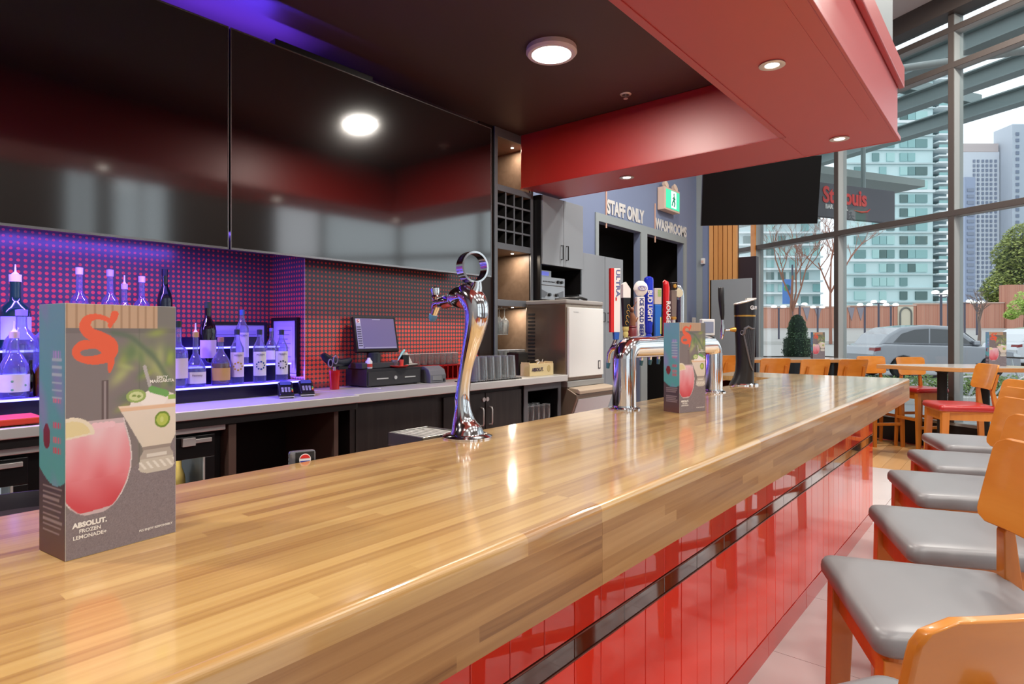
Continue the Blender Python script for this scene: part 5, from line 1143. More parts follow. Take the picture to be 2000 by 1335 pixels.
# ---------------------------------------------------------------- stools and chairs
def rrect(wf, wb, dpt, r, n=7):
    """rounded trapezoid outline, front at +y"""
    cs = [(wf/2-r, dpt/2-r, 0), (-(wf/2-r), dpt/2-r, PI/2), (-(wb/2-r), -(dpt/2-r), PI), (wb/2-r, -(dpt/2-r), 1.5*PI)]
    return [(x+r*math.cos(a+PI/2*k/(n-1)), y+r*math.sin(a+PI/2*k/(n-1))) for x, y, a in cs for k in range(n)]
def make_stool(lb, cat, vin, SH=.76, grp=None):
    t = thing('bar_stool', lb, cat, (0,0,0), 0, grp)
    out = rrect(.505, .45, .44, .036)
    def ring(s, z, ins=0): return [((x*s)-(math.copysign(ins, x)), (y*s)-(math.copysign(ins, y)), z) for x, y in out]
    z0 = SH-.056
    rg = [ring(.965, z0), ring(.995, z0+.010), ring(1.0, z0+.024), ring(.99, z0+.038), ring(.965, z0+.048), ring(.90, z0+.053), ring(.75, z0+.0555), ring(.5, z0+.0565), ring(.2, z0+.057), ring(.01, z0+.057)]
    MB().loft(rg).build('cushion', vin, t, smooth=60)
    MB().prism([(x*.93, y*.93) for x, y in out], z0-.012, z0).build('seat_board', M['stool'], t, smooth=0)
    fx, fy, bx, by = .205, .17, .185, -.175
    for sx in (-1, 1):
        MB().taper(sx*(fx+.012), fy+.02, 0, z0-.012, .042, .042, .058, .058, sx*fx, fy).build('leg', M['stool'], t, smooth=0, bevel=.003)
        MB().add(*(lambda c: (c, [(3,2,1,0),(0,1,5,4),(1,2,6,5),(2,3,7,6),(3,0,4,7),(4,5,9,8),(5,6,10,9),(6,7,11,10),(7,4,8,11),(8,9,13,12),(9,10,14,13),(10,11,15,14),(11,8,12,15),(12,13,14,15)]))([(sx*x+a*w/2, y+b*dd/2, z) for x, y, z, w, dd in ((bx+.01, by-.085, 0, .034, .034), (bx, by-.055, z0-.012, .046, .046), (bx-.035, by-.028, SH+.12, .040, .026), (bx-.045, by-.071, SH+.27, .030, .018)) for a, b in ((-1,-1),(1,-1),(1,1),(-1,1))])).build('back_post', M['stool'], t, smooth=0, bevel=.003)
        MB().box(sx*.196-.011, sx*.196+.011, by-.032, fy-.023, z0-.080, z0-.013).build('side_rail', M['stool'], t, smooth=0, bevel=.002)
        MB().box(sx*.205-.010, sx*.205+.010, by-.05, fy-.01, .36, .395).build('stretcher', M['stool'], t, smooth=0, bevel=.002)
    MB().box(-fx+.023, fx-.023, fy-.010, fy+.012, z0-.090, z0-.013).build('front_rail', M['stool'], t, smooth=0, bevel=.002)
    MB().box(-bx+.023, bx-.023, by-.06, by-.038, z0-.080, z0-.013).build('back_rail', M['stool'], t, smooth=0, bevel=.002)
    MB().box(-fx+.01, fx-.01, fy-.0, fy+.028, .27, .305).build('foot_rest', M['stool'], t, smooth=0, bevel=.002); MB().box(-bx+.01, bx-.01, by-.075, by-.052, .40, .435).build('stretcher', M['stool'], t, smooth=0, bevel=.002)
    # curved plywood back
    n = 21; rings = []
    hz0, hz1 = SH+.135, SH+.355
    def yc(x, z): return by+.012-.28*(z-hz0)-.035*(1-(x/.22)**2)*1.0+.0
    nz = 17
    def outline(f):
        pts = []
        for k in range(nz):
            pass
        return pts
    grid_f, grid_b = [], []
    for k in range(nz):
        v = k/(nz-1); z = hz0+(hz1-hz0)*v; hw = .215+.015*v
        if v < .16: hw -= .036*(1-math.sqrt(max(0, 1-(1-v/.16)**2)))
        if v > .84: hw -= .036*(1-math.sqrt(max(0, 1-((v-.84)/.16)**2)))
        grid_f.append([(hw*(-1+2*i/(n-1)), yc(hw*(-1+2*i/(n-1)), z)+.007, z) for i in range(n)])
        grid_b.append([(p[0], p[1]-.014, p[2]) for p in grid_f[-1]])
    vs = [p for r in grid_f for p in r]+[p for r in grid_b for p in r]; nn = n*nz; fs = []
    for k in range(nz-1):
        for i in range(n-1):
            a = k*n+i; fs.append((a, a+1, a+n+1, a+n)); fs.append((nn+a, nn+a+n, nn+a+n+1, nn+a+1))
    for i in range(n-1): fs.append((i, nn+i, nn+i+1, i+1)); a = (nz-1)*n+i; fs.append((a, a+1, nn+a+1, nn+a))
    for k in range(nz-1): a = k*n; fs.append((a, a+n, nn+a+n, nn+a)); a = k*n+n-1; fs.append((a, nn+a, nn+a+n, a+n))
    MB().add(vs, fs).build('backrest', M['stoolply'], t, smooth=45, bevel=.003)
    return t
R_ = math.radians
st0 = make_stool('grey-cushioned wooden bar stool turned away, nearest the camera', 'stool', M['vinyl'])
st0.location = (1.023, .143, 0); st0.rotation_euler.z = R_(-32)
for x, y, a, lb in ((1.81, .147, 25.7, 'grey-cushioned wooden bar stool with its whole seat in view, second nearest'),
                    (2.475, .148, 22.3, 'grey-cushioned wooden bar stool, third from the near end of the row'),
                    (3.19, .195, 21, 'grey-cushioned wooden bar stool, third from the far end of the row'),
                    (3.845, .195, 21, 'grey-cushioned wooden bar stool, next to the farthest along the bar'),
                    (4.55, .205, 20, 'grey-cushioned wooden bar stool, farthest along the bar row')):
    dup(st0, (x, y, 0), R_(a), lb)
# red-seated chairs round the high tables
rd = make_stool('red-seated wooden high chair in front of the large table, its back to the right', 'chair', M['redvinyl'], .76)
rd.name = 'high_chair'
def face(px, d): v = at(px, d=d); return v.x, v.y
x, y = face(1872, 5.55); rd.location = (x, y, 0); rd.rotation_euler.z = R_(22)
def chair(px, d, a, lb): 
    x, y = face(px, d); c = dup(rd, (x, y, 0), R_(a), lb); c.name = 'high_chair'; return c
VA = 39.8-90          # facing straight away from the camera
n3 = chair(1800, 7.32, VA+186, 'red-seated high chair facing the camera, left of the dark table pedestal')
n4 = chair(1719, 7.6, VA+183, 'wooden high chair facing the camera, left behind the large table')
n1 = chair(1573, 7.1, VA+10, 'wooden high chair seen from behind, left of the pair before the small table')
n2 = chair(1645, 7.1, VA+10, 'wooden high chair seen from behind, right of the pair before the small table')
chair(1412, 7.9, VA+20, 'wooden high chair at the left, between chrome tower and stout tower')
n5 = chair(1499, 7.35, VA+6, 'wooden high chair just right of the stout tower, behind the bar')
chair(2065, 5.6, 40, 'wooden high chair at the right frame edge by the large table')

for q in (n1, n2, n3, n4, n5): q.scale = (.82, .85, .985)
# tables
tt = wood('table_edge_wood', [(0,(150,96,50)),(1,(206,150,92))], .4, scale=(3,3,20))
ttop = mat('pale_table_top', (196,190,184), .16)
def table(lb, poly, ped, z=1.04):
    t = thing('high_table', lb, 'table', (ped[0][0], ped[0][1], 0)); ox, oy = ped[0]
    pl = [(x-ox, y-oy) for x, y in poly]
    MB().prism(pl, z-.045, z-.003).build('table_top', tt, t, smooth=0, bevel=.003)
    cx = sum(p[0] for p in pl)/len(pl); cy = sum(p[1] for p in pl)/len(pl)
    MB().prism([(cx+(p[0]-cx)*.992, cy+(p[1]-cy)*.992) for p in pl], z-.003, z).build('table_surface', ttop, t, smooth=0)
    for x, y in ped:
        MB().lathe([(.26,0),(.26,.012),(.05,.03),(.045,.035)], (x-ox, y-oy, 0), 32).build('base_disc', M['blackmatte'], t)
        MB().lathe([(.047,.03),(.047,z-.075),(.09,z-.046)], (x-ox, y-oy, 0), 24).build('pedestal', M['blackmatte'], t)
        MB().box(x-ox-.2, x-ox+.2, y-oy-.02, y-oy+.02, z-.06, z-.045).build('top_bracket', M['blackmatte'], t, smooth=0)
table('large high table with chamfered corner and menu on it, near window', [(7.92,1.25),(7.69,.46),(7.88,.2),(8.1,-.12),(8.50,-.2),(8.72,.40),(8.50,.75),(8.22,1.06)], [(8.05,.65),(8.36,.3)])
c3 = at(1545, d=8.55)
def rp(cx, cy, lx, ly, a): 
    c, s = math.cos(a), math.sin(a); return [(cx+x*c-y*s, cy+x*s+y*c) for x, y in ((-lx,-ly+.08),(-lx+.08,-ly),(lx-.08,-ly),(lx,-ly+.08),(lx,ly-.08),(lx-.08,ly),(-lx+.08,ly),(-lx,ly-.08))]
pa = at(1497, d=8.45); pb = at(1618, d=8.35)
table('smaller high table with menu behind the pair of chair backs', rp(c3.x, c3.y, .78, .38, math.atan2(-CC, SS)+.05), [(pa.x, pa.y), (pb.x, pb.y)])
mp = at(1932, d=6.55); menu('small drinks menu standing on the large high table', mp.x, mp.y, 1.0405, YAW-PI/2-.30, nu=50, nv=110, txt=False)
mp = at(1588, d=8.45); menu('small drinks menu standing on the table by the window post', mp.x, mp.y, 1.0405, YAW-PI/2-.12, nu=40, nv=90, txt=False)

# ---------------------------------------------------------------- outside
MV = Matrix.Rotation(YAW-PI/2, 4, 'Z')          # local x to the right of the view axis, y away
def ex_(px, d): return (px-1000)*d/F
def ez(py, d): return H+(650-py)*d/F
pg_ = [tuple(gw(-40, 0, .13)[:2]), tuple(gw(60, 0, .13)[:2]), tuple((gw(60)+GN*150)[:2]), tuple((gw(-40)+GN*150)[:2])]
struct(MB().prism(pg_, -.3, -.03).build('street', mat('pale_asphalt', (150,150,152), .8), smooth=0))
struct(MB().prism([(24,-.03),(44,1.75),(200,1.75),(200,-.3),(24,-.3)], 4, 200, (Vector((0,1,0)), Vector((0,0,1)), Vector((1,0,0)))).build('road_embankment', mat('pale_paving', (176,172,168), .8), smooth=0, M=MV))
k_ = MB().box(-1, 80, 12.2, 12.5, -.03, .10).box(-1, 80, 33, 33.3, .7, .95); struct(k_.build('kerb', mat('kerb_stone', (196,194,190), .8), smooth=0, M=MV))
# planter with clipped bush
t = thing('planter_box', 'long black planter just outside the window under the clipped bush', 'planter', MV @ Vector((ex_(1560, 11.6), 11.6, 0)), YAW-PI/2)
MB().box(-.75, .75, -.3, .3, -.03, .92).build('box', M['blackmatte'], t, smooth=0, bevel=.01); MB().box(-.68, .68, -.24, .24, .92, .95).build('soil', mat('soil', (50,40,32), .9), t, smooth=0)
def leafy(name, m, blobs, n, size, M_=None, seed=1):
    rd_ = random.Random(seed); g = MB()
    for k in range(n):
        c, r, sc_ = blobs[rd_.randrange(len(blobs))]
        th, ph = rd_.uniform(0, 2*PI), math.acos(rd_.uniform(-1, 1)); rr_ = r*(.72+.3*rd_.random())
        p = Vector((c[0]+rr_*sc_[0]*math.sin(ph)*math.cos(th), c[1]+rr_*sc_[1]*math.sin(ph)*math.sin(th), c[2]+rr_*sc_[2]*math.cos(ph)))
        a = Vector((rd_.uniform(-1,1), rd_.uniform(-1,1), rd_.uniform(-1,1))).normalized(); b = a.orthogonal().normalized(); s = size*rd_.uniform(.6, 1.4)
        g.add([p-a*s, p+b*s*.5, p+a*s, p-b*s*.5], [(0,1,2,3)])
    me = bpy.data.meshes.new(name); me.from_pydata([tuple((M_ or Matrix()) @ Vector(v)) for v in g.v], [], g.f); me.materials.append(m)
    o = bpy.data.objects.new(name, me); COL.objects.link(o); return o
def leafmat(n, c1, c2):
    m = mat(n, c1, .6); nt, b = nodes(m); geo = N(nt, 'ShaderNodeNewGeometry'); L(nt, ramp(nt, geo.outputs['Random Per Island'], [(0, c1), (1, c2)]), b.inputs['Base Color']); return m
bx_ = ex_(1557, 11.6)
t = thing('clipped_bush', 'dark green clipped cone bush in the planter outside the window', 'bush', MV @ Vector((bx_, 11.6, .95)), YAW-PI/2)
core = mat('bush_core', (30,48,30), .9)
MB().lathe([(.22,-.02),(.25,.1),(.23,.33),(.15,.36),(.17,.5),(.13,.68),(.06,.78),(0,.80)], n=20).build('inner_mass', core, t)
stuff(leafy('foliage', leafmat('box_leaf', (62,88,62), (112,142,104)), [((0,0,z), r, (1,1,.6)) for z, r in ((.05,.28),(.15,.27),(.28,.26),(.42,.19),(.52,.18),(.62,.15),(.72,.10))], 7000, .016, seed=2)).parent = t
o = leafy('low_hedge', leafmat('hedge_leaf', (84,110,60), (150,176,104)), [((ex_(px, 13), 13+.1*(i % 3), .20+.03*(i % 4)), .26, (1.4,1,.9)) for i, px in enumerate(range(1650, 2100, 22))], 7000, .035, MV, 5); tag(o, 'low green hedge along the pavement outside the window', 'hedge', kind='stuff')
# brick wall beyond the street
bw = thing('brick_wall', 'long salmon brick wall across the street with arch motif', 'wall', (0,0,0))
brick = mat('salmon_brick', (192,134,112), .8); nt, b = nodes(brick); tc = N(nt, 'ShaderNodeTexCoord'); mp_ = N(nt, 'ShaderNodeMapping'); mp_.inputs[2].default_value = (PI/2, 0, YAW-PI/2); bt = N(nt, 'ShaderNodeTexBrick'); bt.inputs['Scale'].default_value = 2.2; bt.inputs['Color1'].default_value = (*lin((200,142,120)),1); bt.inputs['Color2'].default_value = (*lin((184,124,104)),1); bt.inputs['Mortar'].default_value = (*lin((196,160,142)),1); bt.inputs['Mortar Size'].default_value = .01
L(nt, tc.outputs['Object'], bt.inputs['Vector']); L(nt, bt.outputs[0], b.inputs['Base Color'])
D1 = 44; segs = [(1470, 601), (1560, 600), (1660, 598), (1745, 597), (1790, 594), (1862, 592), (1962, 592)]
for (a, ya), (c, yc_) in zip(segs, segs[1:]):
    MB().box(ex_(a, D1)+.03, ex_(c, D1)-.03, D1, D1+.4, 1.6, ez(ya, D1)).build('wall_bay', brick, bw, smooth=0, M=MV)
    MB().box(ex_(a, D1)+.03, ex_(c, D1)-.03, D1-.06, D1+.46, ez(ya, D1), ez(ya, D1)+.08).build('coping', mat('coping_stone', (206,180,166), .8), bw, smooth=0, M=MV)
MB().box(ex_(1962, D1), ex_(2120, D1), D1-.2, D1+.5, 1.6, ez(556, D1)).build('wall_bay', brick, bw, smooth=0, M=MV)
MB().box(ex_(1753, D1), ex_(1783, D1), D1-.05, D1, 1.75, ez(598, D1)).build('cream_panel', mat('cream_panel', (214,204,184), .8), bw, smooth=0, M=MV)
xa_, xb_ = ex_(1757, D1), ex_(1779, D1); xm = (xa_+xb_)/2; zc = ez(612, D1)
MB().tube([(xa_, D1-.08, 1.75), (xa_, D1-.08, zc)]+[(xm-(xm-xa_)*math.cos(q), D1-.08, zc+.42*math.sin(q)) for q in [PI*k/10 for k in range(1,10)]]+[(xb_, D1-.08, zc), (xb_, D1-.08, 1.75)], .06, 6).build('arch_moulding', mat('arch_grey', (116,116,112), .8), bw, M=MV)
for px in (1575, 1597, 1662, 1680): MB().prism([(ex_(px-7, D1), ez(600, D1)), (ex_(px+7, D1), ez(600, D1)), (ex_(px+1, D1), ez(626, D1))], D1-.04, D1-.005, (Vector((1,0,0)), Vector((0,0,1)), Vector((0,1,0)))).build('painted_pennant', mat('pennant_grey', (146,140,150), .8), bw, smooth=0, M=MV)
# street lamps
lampm = mat('lamp_white', (250,250,245), .5, emit=(255,250,240), es=1.6); polem = mat('lamp_post_grey', (84,82,96), .6)
lp0 = None
for i, (px, py, d) in enumerate([(1521,596,36),(1562,591,36),(1597,597,38),(1689,592,36),(1716,586,36),(1740,592,36),(1838,567,30),(1852,572,31),(1884,585,36),(1908,587,38.5)]):
    loc = MV @ Vector((ex_(px, d), d, .9)); hgt = ez(py, d)-.9
    if lp0 is None:
        lp0 = thing('street_lamp', 'slim street lamp with two white heads, first from the left', 'street lamp', loc, YAW-PI/2, 'slim street lamps before the brick wall')
        MB().tube([(0,0,0),(0,0,2.1)], .055, 8).build('post', polem, lp0); MB().box(-.3,.3,-.03,.03,2.1,2.14).build('cross_arm', polem, lp0, smooth=0)
        for s in (-.28, .28): MB().lathe([(0,2.14),(.15,2.16),(.17,2.24),(.1,2.3),(0,2.31)], (s,0,0), 12).build('lamp_head', lampm, lp0)
        lp0.scale.z = hgt/2.3
    else: c = dup(lp0, loc, YAW-PI/2, 'slim street lamp with two white heads, %s from the left' % ORD[i]); c.scale = (1,1,hgt/2.3)
# banner
p = MV @ Vector((ex_(1537, 34), 34, 0)); t = thing('street_banner', 'blue and green banner on a pole among bare branches', 'banner', p, YAW-PI/2)
MB().tube([(.3,0,.8),(.3,0,5.2)], .05, 8).build('pole', polem, t); MB().box(-.25,.25,-.01,.01, ez(593,34), ez(545,34)).build('cloth', colr('banner_blue', (84,130,200)), t, smooth=0); MB().lathe([(0,-.02),(.2,-.02),(.2,.0),(0,.0)], n=16).build('green_disc', colr('banner_green', (110,190,130)), t, M=Matrix.Translation((0,-.01,ez(562,34))) @ Matrix.Rotation(PI/2,4,'X'))

# cars
def car(lb, px, d, body_rgb, flip=1):
    t = thing('car', lb, 'car', MV @ Vector((ex_(px, d), d, -.03)), YAW-PI/2)
    paint = mat('car_paint', body_rgb, .25, .5, coat=.6); gl = mat('car_glass', (70,72,76), .06, spec=.9)
    side = [(-2.3,.35),(-2.32,.75),(-2.25,1.0),(-1.95,1.08),(.75,1.02),(1.35,.98),(2.1,.84),(2.3,.66),(2.32,.36)]
    rw_, rwf = .36, [( -1.38), (1.42)]
    low = []
    for xw in reversed(rwf): low += [(xw+.42*math.cos(q), .34+.40*math.sin(q)) for q in [PI*k/8 for k in range(9)]]
    outline = side+[(2.0,.22),(1.9,.22)]+[p for p in low if True]+[(-2.1,.24)]
    ordered = side+[(2.1,.24)]
    for xw in (1.42, -1.38): ordered += [(xw+.42, .24)]+[(xw+.42*math.cos(q), .30+.40*math.sin(q)) for q in [PI*k/8 for k in range(9)]]+[(xw-.42, .24)]
    ordered += [(-2.15,.24)]
    AX = (Vector((flip,0,0)), Vector((0,0,1)), Vector((0,1,0)))
    MB().prism(ordered, -.92, .92, AX).build('body_shell', paint, t, smooth=0, bevel=.05, seg=3)
    cab_ = [(-2.05,1.04),(-1.75,1.38),(-1.35,1.60),(-.6,1.68),(.15,1.64),(.65,1.42),(1.25,1.0)]
    MB().prism(cab_, -.78, .78, AX).build('cabin', paint, t, smooth=0, bevel=.07, seg=3)
    for y in (-.785, .765):
        MB().prism([(-1.62,1.12),(-1.35,1.40),(-.95,1.53),(-.50,1.56),(-.50,1.10)], y, y+.02, AX).build('side_window', gl, t, smooth=0)
        MB().prism([(-.45,1.10),(-.45,1.56),(.10,1.53),(.52,1.34),(.88,1.08)], y, y+.02, AX).build('side_window', gl, t, smooth=0)
        MB().box(min(flip*.85,flip*1.05), max(flip*.85,flip*1.05), y-.12 if y < 0 else y+.02, y if y < 0 else y+.14, 1.04, 1.18).build('wing_mirror', paint, t, smooth=0, bevel=.03)
    MB().prism([(.70,1.40),(1.22,1.02),(1.26,1.03),(.74,1.43)], -.68, .68, AX).build('windscreen', gl, t, smooth=0)
    for xw in (-1.38, 1.42):
        for y in (-.93, .71):
            w_ = MB().lathe([(.0,0),(.34,0),(.36,.03),(.36,.19),(.34,.22),(0,.22)], n=28).build('wheel', M['rubber'], t, M=Matrix.Translation((flip*xw, y+.22, .36)) @ Matrix.Rotation(PI/2, 4, 'X'))
            MB().lathe([(0,.0),(.22,0),(.2,.015),(0,.02)], n=10).build('wheel_rim', M['steel'], w_, M=Matrix.Translation((flip*xw, (y-.005) if y < 0 else (y+.225), .36)) @ Matrix.Rotation(PI/2, 4, 'X'))
    MB().prism([(2.05,.70),(2.27,.62),(2.28,.72),(2.05,.80)], -.93, -.60, AX).build('head_lamp', mat('head_lamp', (220,224,228), .1), t, smooth=0); MB().prism([(-2.29,.85),(-2.1,.88),(-2.1,.98),(-2.27,.96)], -.93, -.60, AX).build('tail_lamp', mat('tail_lamp', (130,30,30), .2), t, smooth=0)
    return t
car('silver-grey estate car passing in the street beyond the window', 1812, 20, (150,152,158))
car('white car in the street, further right behind the silver one', 2060, 25, (206,208,212))

# trees
t = thing('leafy_tree', 'large yellow-green tree behind the brick wall at the right', 'tree', MV @ Vector((ex_(1975, 60), 60, 1.5)), YAW-PI/2)
MB().tube([(0,0,0),(.1,0,3),(0,0,6)], [.3,.22,.1], 8).build('trunk', mat('bark', (84,70,58), .9), t)
MB().sphere((1.0,1,6.6), 1.3, 14, 10, (1.1,1,1.5)).build('crown_core', mat('crown_core', (70,84,44), .9), t)
stuff(leafy('foliage', leafmat('spring_leaf', (110,124,58), (170,176,96)), [((-1.2,0,4.2),1.5,(1,1,1)),((.2,0,5),2,(1,1,1)),((1.6,0,6),2.4,(1,1,1)),((.3,0,7.5),1.9,(1,1,1)),((1.2,0,9.0),1.7,(1,1,1)),((2.8,0,8.3),2,(1,1,1)),((2.4,0,4.4),1.9,(1,1,1)),((-.9,0,2.8),1.2,(1,1,1))], 16000, .16, seed=8)).parent = t
t = thing('small_tree', 'small lime-green tree before the brick wall at the right edge', 'tree', MV @ Vector((ex_(2000, 34), 34, .9)), YAW-PI/2)
MB().tube([(0,0,0),(.05,0,1.4),(0,0,2.4)], [.06,.05,.02], 8).build('trunk', mat('bark', (84,70,58), .9), t)
stuff(leafy('foliage', leafmat('lime_leaf', (150,180,70), (196,214,120)), [((-.3,0,1.9),.55,(1,1,.8)),((.2,0,2.4),.6,(1,1,.8)),((.5,0,1.8),.5,(1,1,.8)),((-.7,0,1.5),.35,(1,1,.7))], 2600, .07, seed=9)).parent = t
def bare(lb, px, d, hgt, seed, m):
    rd_ = random.Random(seed); t = thing('bare_tree', lb, 'tree', MV @ Vector((ex_(px, d), d, .8)), YAW-PI/2); g = MB()
    def br_(p, dr, ln, r, lv):
        q = p+dr*ln; g.tube([p, (p+q)/2+Vector((rd_.uniform(-.05,.05)*ln, 0, 0)), q], [r, r*.8, r*.6], 5)
        if lv:
            for k in range(3 if lv > 1 else 4): br_(p+dr*ln*rd_.uniform(.45, 1), (dr+Vector((rd_.uniform(-.8,.8), rd_.uniform(-.8,.8), rd_.uniform(-.1,.55)))).normalized(), ln*rd_.uniform(.5,.75), r*.55, lv-1)
    br_(Vector((0,0,0)), Vector((0,0,1)), hgt*.38, .09, 5)
    g.build('branches', m, t); return t
bare('bare reddish-brown tree in front of the glass building, left', 1548, 30, 9, 4, mat('red_bark', (150,104,84), .9))
bare('bare tree near the window mullion, right of the banner', 1622, 33, 9.5, 11, mat('red_bark', (160,108,90), .9))
bare('thin bare sapling before the brick wall by the right window', 1912, 32, 3.4, 6, mat('grey_bark', (130,110,100), .9))

# buildings
def bmat(n, c, r=.5, s=.5): return mat(n, c, r, spec=s)
DB = 128; q_ = DB/F
b1 = thing('glass_tower', 'teal glass apartment tower with white floor bands beyond the street', 'building', (0,0,0))
def bb(name, px0, px1, y0, y1, m, par, d0=DB, d1=DB+3, dd=0): return MB().box(ex_(px0, DB), ex_(px1, DB), d0-dd, d1, ez(y1, DB), ez(y0, DB)).build(name, m, par, smooth=0, M=MV)
bb('main_wall', 1650, 1822, 140, 645, bmat('tower_glass_wall', (198,222,224), .35), b1)
bb('balcony_core', 1822, 1862, 150, 645, bmat('tower_core', (128,150,156), .3), b1, d0=DB+2, d1=DB+4)
band_m = bmat('tower_band', (226,232,234)); slab_m = bmat('tower_slab', (188,204,206)); tone = [bmat('pane_a', (110,146,146), .15), bmat('pane_b', (86,112,110), .15), bmat('pane_c', (140,182,182), .15), bmat('pane_d', (168,206,204), .2)]
fl_y = [645-27*k for k in range(19)]
rdb = random.Random(12)
for k, y in enumerate(fl_y):
    bb('floor_band', 1648, 1824, y-4 if k % 5 == 0 else y-2.5, y+1 if k % 5 == 0 else y, band_m if k % 5 in (0,) else slab_m, b1, dd=.5)
    bb('balcony_slab', 1826, 1864, y-3, y, band_m, b1, dd=1.2, d1=DB+2)
    bb('balcony_slab', 1826, 1864, y-16, y-13.5, band_m, b1, dd=1.2, d1=DB+2)
    if k < 18:
        for (a, c) in ((1668,1690),(1703,1716),(1717,1730),(1731,1746),(1757,1771),(1772,1786),(1787,1810)):
            if rdb.random() < .9: bb('window_pane', a, c, y-22, y-6, rdb.choice(tone), b1, d1=DB, dd=.25)
        bb('balcony_glass', 1828, 1860, y-9, y-3, tone[2], b1, dd=1.1, d1=DB-.9)
        bb('window_pane', 1830, 1845, y-12, y-4, tone[1], b1, d0=DB+1.95, d1=DB+2.01)
b2 = thing('balcony_block', 'pale apartment block with curved balconies behind the bare trees', 'building', (0,0,0))
bb('main_wall', 1425, 1640, 300, 645, bmat('block_wall', (196,212,214), .35), b2, d0=DB+8, d1=DB+11)
for k in range(14):
    y = 645-25*k
    bb('floor_band', 1425, 1640, y-3.5, y, band_m, b2, d0=DB+6.8, d1=DB+8)
    for a in range(1432, 1636, 24):
        if rdb.random() < .85: bb('window_pane', a, a+15, y-21, y-6, rdb.choice(tone), b2, d0=DB+7.8, d1=DB+8.02)
MB().prism([(ex_(1480, DB), ez(645, DB)), (ex_(1650, DB), ez(645, DB)), (ex_(1650, DB), ez(612, DB)), (ex_(1600, DB), ez(597, DB)), (ex_(1480, DB), ez(596, DB))], 70, 74, (Vector((.62,0,0)), Vector((0,0,.6)), Vector((0,1,0)))).build('entrance_canopy', band_m, b2, smooth=0, M=MV)
D3 = 210
b3 = thing('white_tower', 'white high-rise tower with columns of small windows, right of the mullion', 'building', (0,0,0))
def b3b(name, px0, px1, y0, y1, m, par=b3, d0=D3, d1=D3+3): return MB().box(ex_(px0, D3), ex_(px1, D3), d0, d1, ez(y1, D3), ez(y0, D3)).build(name, m, par, smooth=0, M=MV)
wm_ = bmat('white_render', (206,210,218), .6); b3b('main_wall', 1868, 1952, 296, 648, wm_); b3b('roof_storey', 1876, 1950, 280, 297, bmat('pinkish_brick', (196,182,180), .6)); b3b('side_wing', 1872, 1892, 350, 648, bmat('grey_blue_wing', (150,160,184), .5), d0=D3-3)
b3b('stair_tower', 1954, 1984, 252, 648, bmat('white_render2', (190,196,206), .6), d0=D3-5)
g = MB()
for px in (1900,1908,1917,1925,1933,1942):
    for y in range(312, 600, 9): g.box(ex_(px, D3), ex_(px+4, D3), D3-.3, D3, ez(y+5.5, D3), ez(y, D3))
for y in range(268, 620, 12): g.box(ex_(1960, D3), ex_(1966, D3), D3-5.3, D3-5, ez(y+6, D3), ez(y, D3))
for y in range(372, 620, 12): g.box(ex_(1876, D3), ex_(1889, D3), D3-3.3, D3-3, ez(y+6, D3), ez(y, D3))
stuff(g.build('window_rows', bmat('far_window', (130,138,156), .2), b3, smooth=0, M=MV))
b4 = thing('blue_glass_tower', 'bluish glass tower at the right frame edge', 'building', (0,0,0))
for px0, px1, y0 in ((1992, 2120, 190),): b3b('main_wall', px0, px1, y0, 648, bmat('blue_glass', (150,172,182), .2), b4, d0=D3-20, d1=D3-17)
g = MB()
for y in range(200, 640, 11): g.box(ex_(1991, D3), ex_(2122, D3), D3-20.4, D3-20, ez(y+2, D3), ez(y, D3))
stuff(g.build('floor_bands', bmat('pale_band', (200,208,214)), b4, smooth=0, M=MV))

# steel canopy in front of the window and the hanging sign
can = thing('steel_canopy', 'grey-green steel canopy beams running outside above the window', 'canopy', G0)
cm = mat('canopy_steel', (140,154,154), .5); Mg0 = Matrix(((GD.x, GN.x, 0, 0), (GD.y, GN.y, 0, 0), (0, 0, 1, 0), (0,0,0,1)))
for off in (1.25, 2.65, 4.05):
    MB().box(-5, 9, off-.03, off+.03, 5.22, 5.44).box(-5, 9, off-.13, off+.13, 5.20, 5.22).box(-5, 9, off-.13, off+.13, 5.44, 5.46).build('beam', cm, can, smooth=0, M=Mg0)
for k in (-2.4, 2.4, 5.6): MB().box(k-.1, k+.1, .1, 4.4, 5.52, 5.7).build('cross_beam', cm, can, smooth=0, M=Mg0)
MB().tube([tuple(Mg0 @ Vector((-2.2,3.9,5.08))), tuple(Mg0 @ Vector((1.6,.2,5.10)))], .05, 10).build('tie_rod', mat('tie_rod_grey', (176,182,180), .5), can)
MB().box(3.6, 9, .3, 4.8, 4.36, 4.50).build('concrete_slab', mat('concrete_slab', (150,160,156), .7), can, smooth=0, M=Mg0)
kk = (at(1590, d=9.3)-G0).dot(GD)
so = G0+GD*kk; t = thing('hanging_sign', 'dark hanging board outside the window with large red lettering', 'sign', so)
sb = mat('sign_board', (84,82,88), .5)
o0 = (at(1590, d=9.3)-so).dot(GN)
MB().box(-.04, .04, o0-.45, o0+1.72, 3.17, 3.69).build('board', sb, t, smooth=0, bevel=.005, M=Mg0)
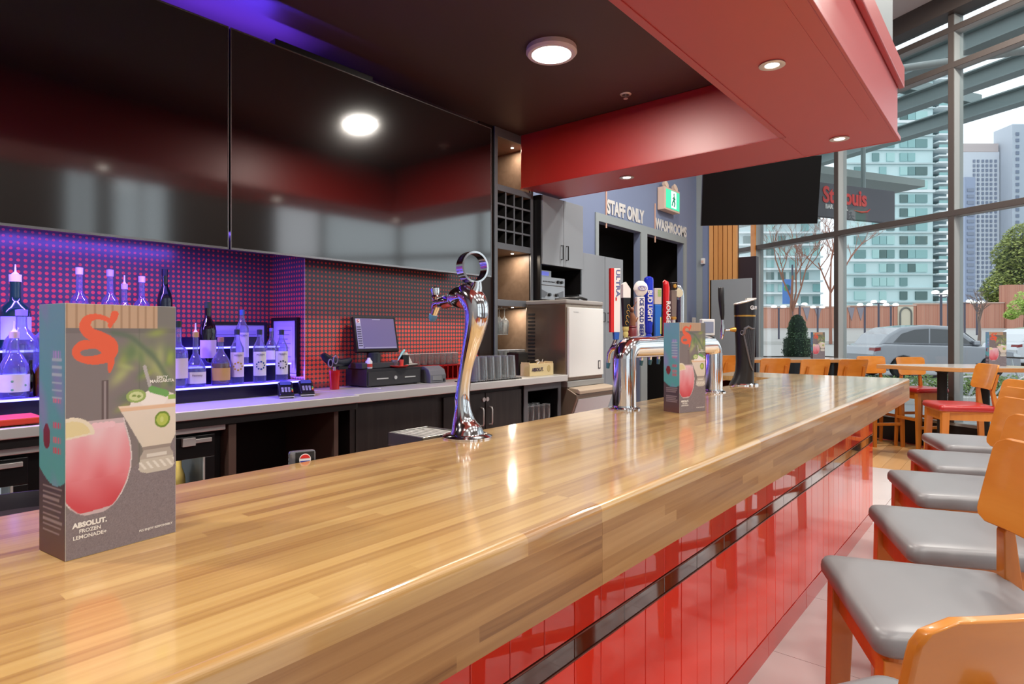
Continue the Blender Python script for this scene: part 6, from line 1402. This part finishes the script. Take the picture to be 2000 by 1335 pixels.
MB().tube([tuple(Mg0 @ Vector((0, o0+1.05, 3.69))), tuple(Mg0 @ Vector((0, o0+1.05, 5.14)))], .035, 8).build('hanger_rod', cm, t)
MB().tube([tuple(Mg0 @ Vector((0, o0-.3, 3.69))), tuple(Mg0 @ Vector((0, o0-.3, 5.14)))], .035, 8).build('hanger_rod', cm, t)
sr = mat('sign_red', (214,56,48), .5)
text('lettering', 'St.Louis', .34, Mg0 @ Vector((-.043, o0+.60, 3.50)), GN, (0,0,1), sr, t, extrude=.006, bold=.03, sx=.88)
text('lettering', 'BAR & GRILL', .095, Mg0 @ Vector((-.043, o0+.42, 3.33)), GN, (0,0,1), M['paper'], t, extrude=.004, bold=.04, sx=.9)
MB().tube([tuple(Mg0 @ Vector((-.045, o0+a, 3.33+b))) for a, b in ((.80,-.02),(.95,-.035),(1.08,-.02),(1.15,.03))], [.004,.016,.014,.004], 8).build('red_swash', sr, t)
# bicycle leaning outside the window
t = thing('bicycle', 'bicycle parked outside, seen low through the window under the table', 'bicycle', MV @ Vector((ex_(1892, 10.6), 10.6, -.03)), YAW-PI/2)
for x in (0, 1.05): 
    w_ = MB().tube([(x+.33*math.cos(q), 0, .34+.33*math.sin(q)) for q in [2*PI*k/32 for k in range(32)]], .018, 8, closed=True).build('wheel', M['steel'], t)
    g = MB()
    for k in range(10): g.tube([(x,0,.34),(x+.32*math.cos(PI*k/5),0,.34+.32*math.sin(PI*k/5))], .0025, 4)
    g.build('spokes', M['steel'], w_)
MB().tube([(0,0,.34),(.28,0,.80),(.80,0,.78),(.42,0,.30),(.28,0,.80)], .018, 8).tube([(.80,0,.78),(1.05,0,.34)], .016, 8).tube([(.78,0,.78),(.74,0,.98)], .014, 8).build('bike_frame', mat('bike_paint', (190,196,200), .4), t); MB().tube([(.74,-.25,1.0),(.74,.25,1.0)], .014, 8).build('handlebar', M['black'], t); MB().box(.15,.38,-.06,.06,.86,.90).build('saddle', M['black'], t, smooth=0, bevel=.02); MB().tube([(.28,0,.80),(.27,0,.87)], .012, 8).build('seat_post', M['steel'], t)

bpy.context.view_layer.update()
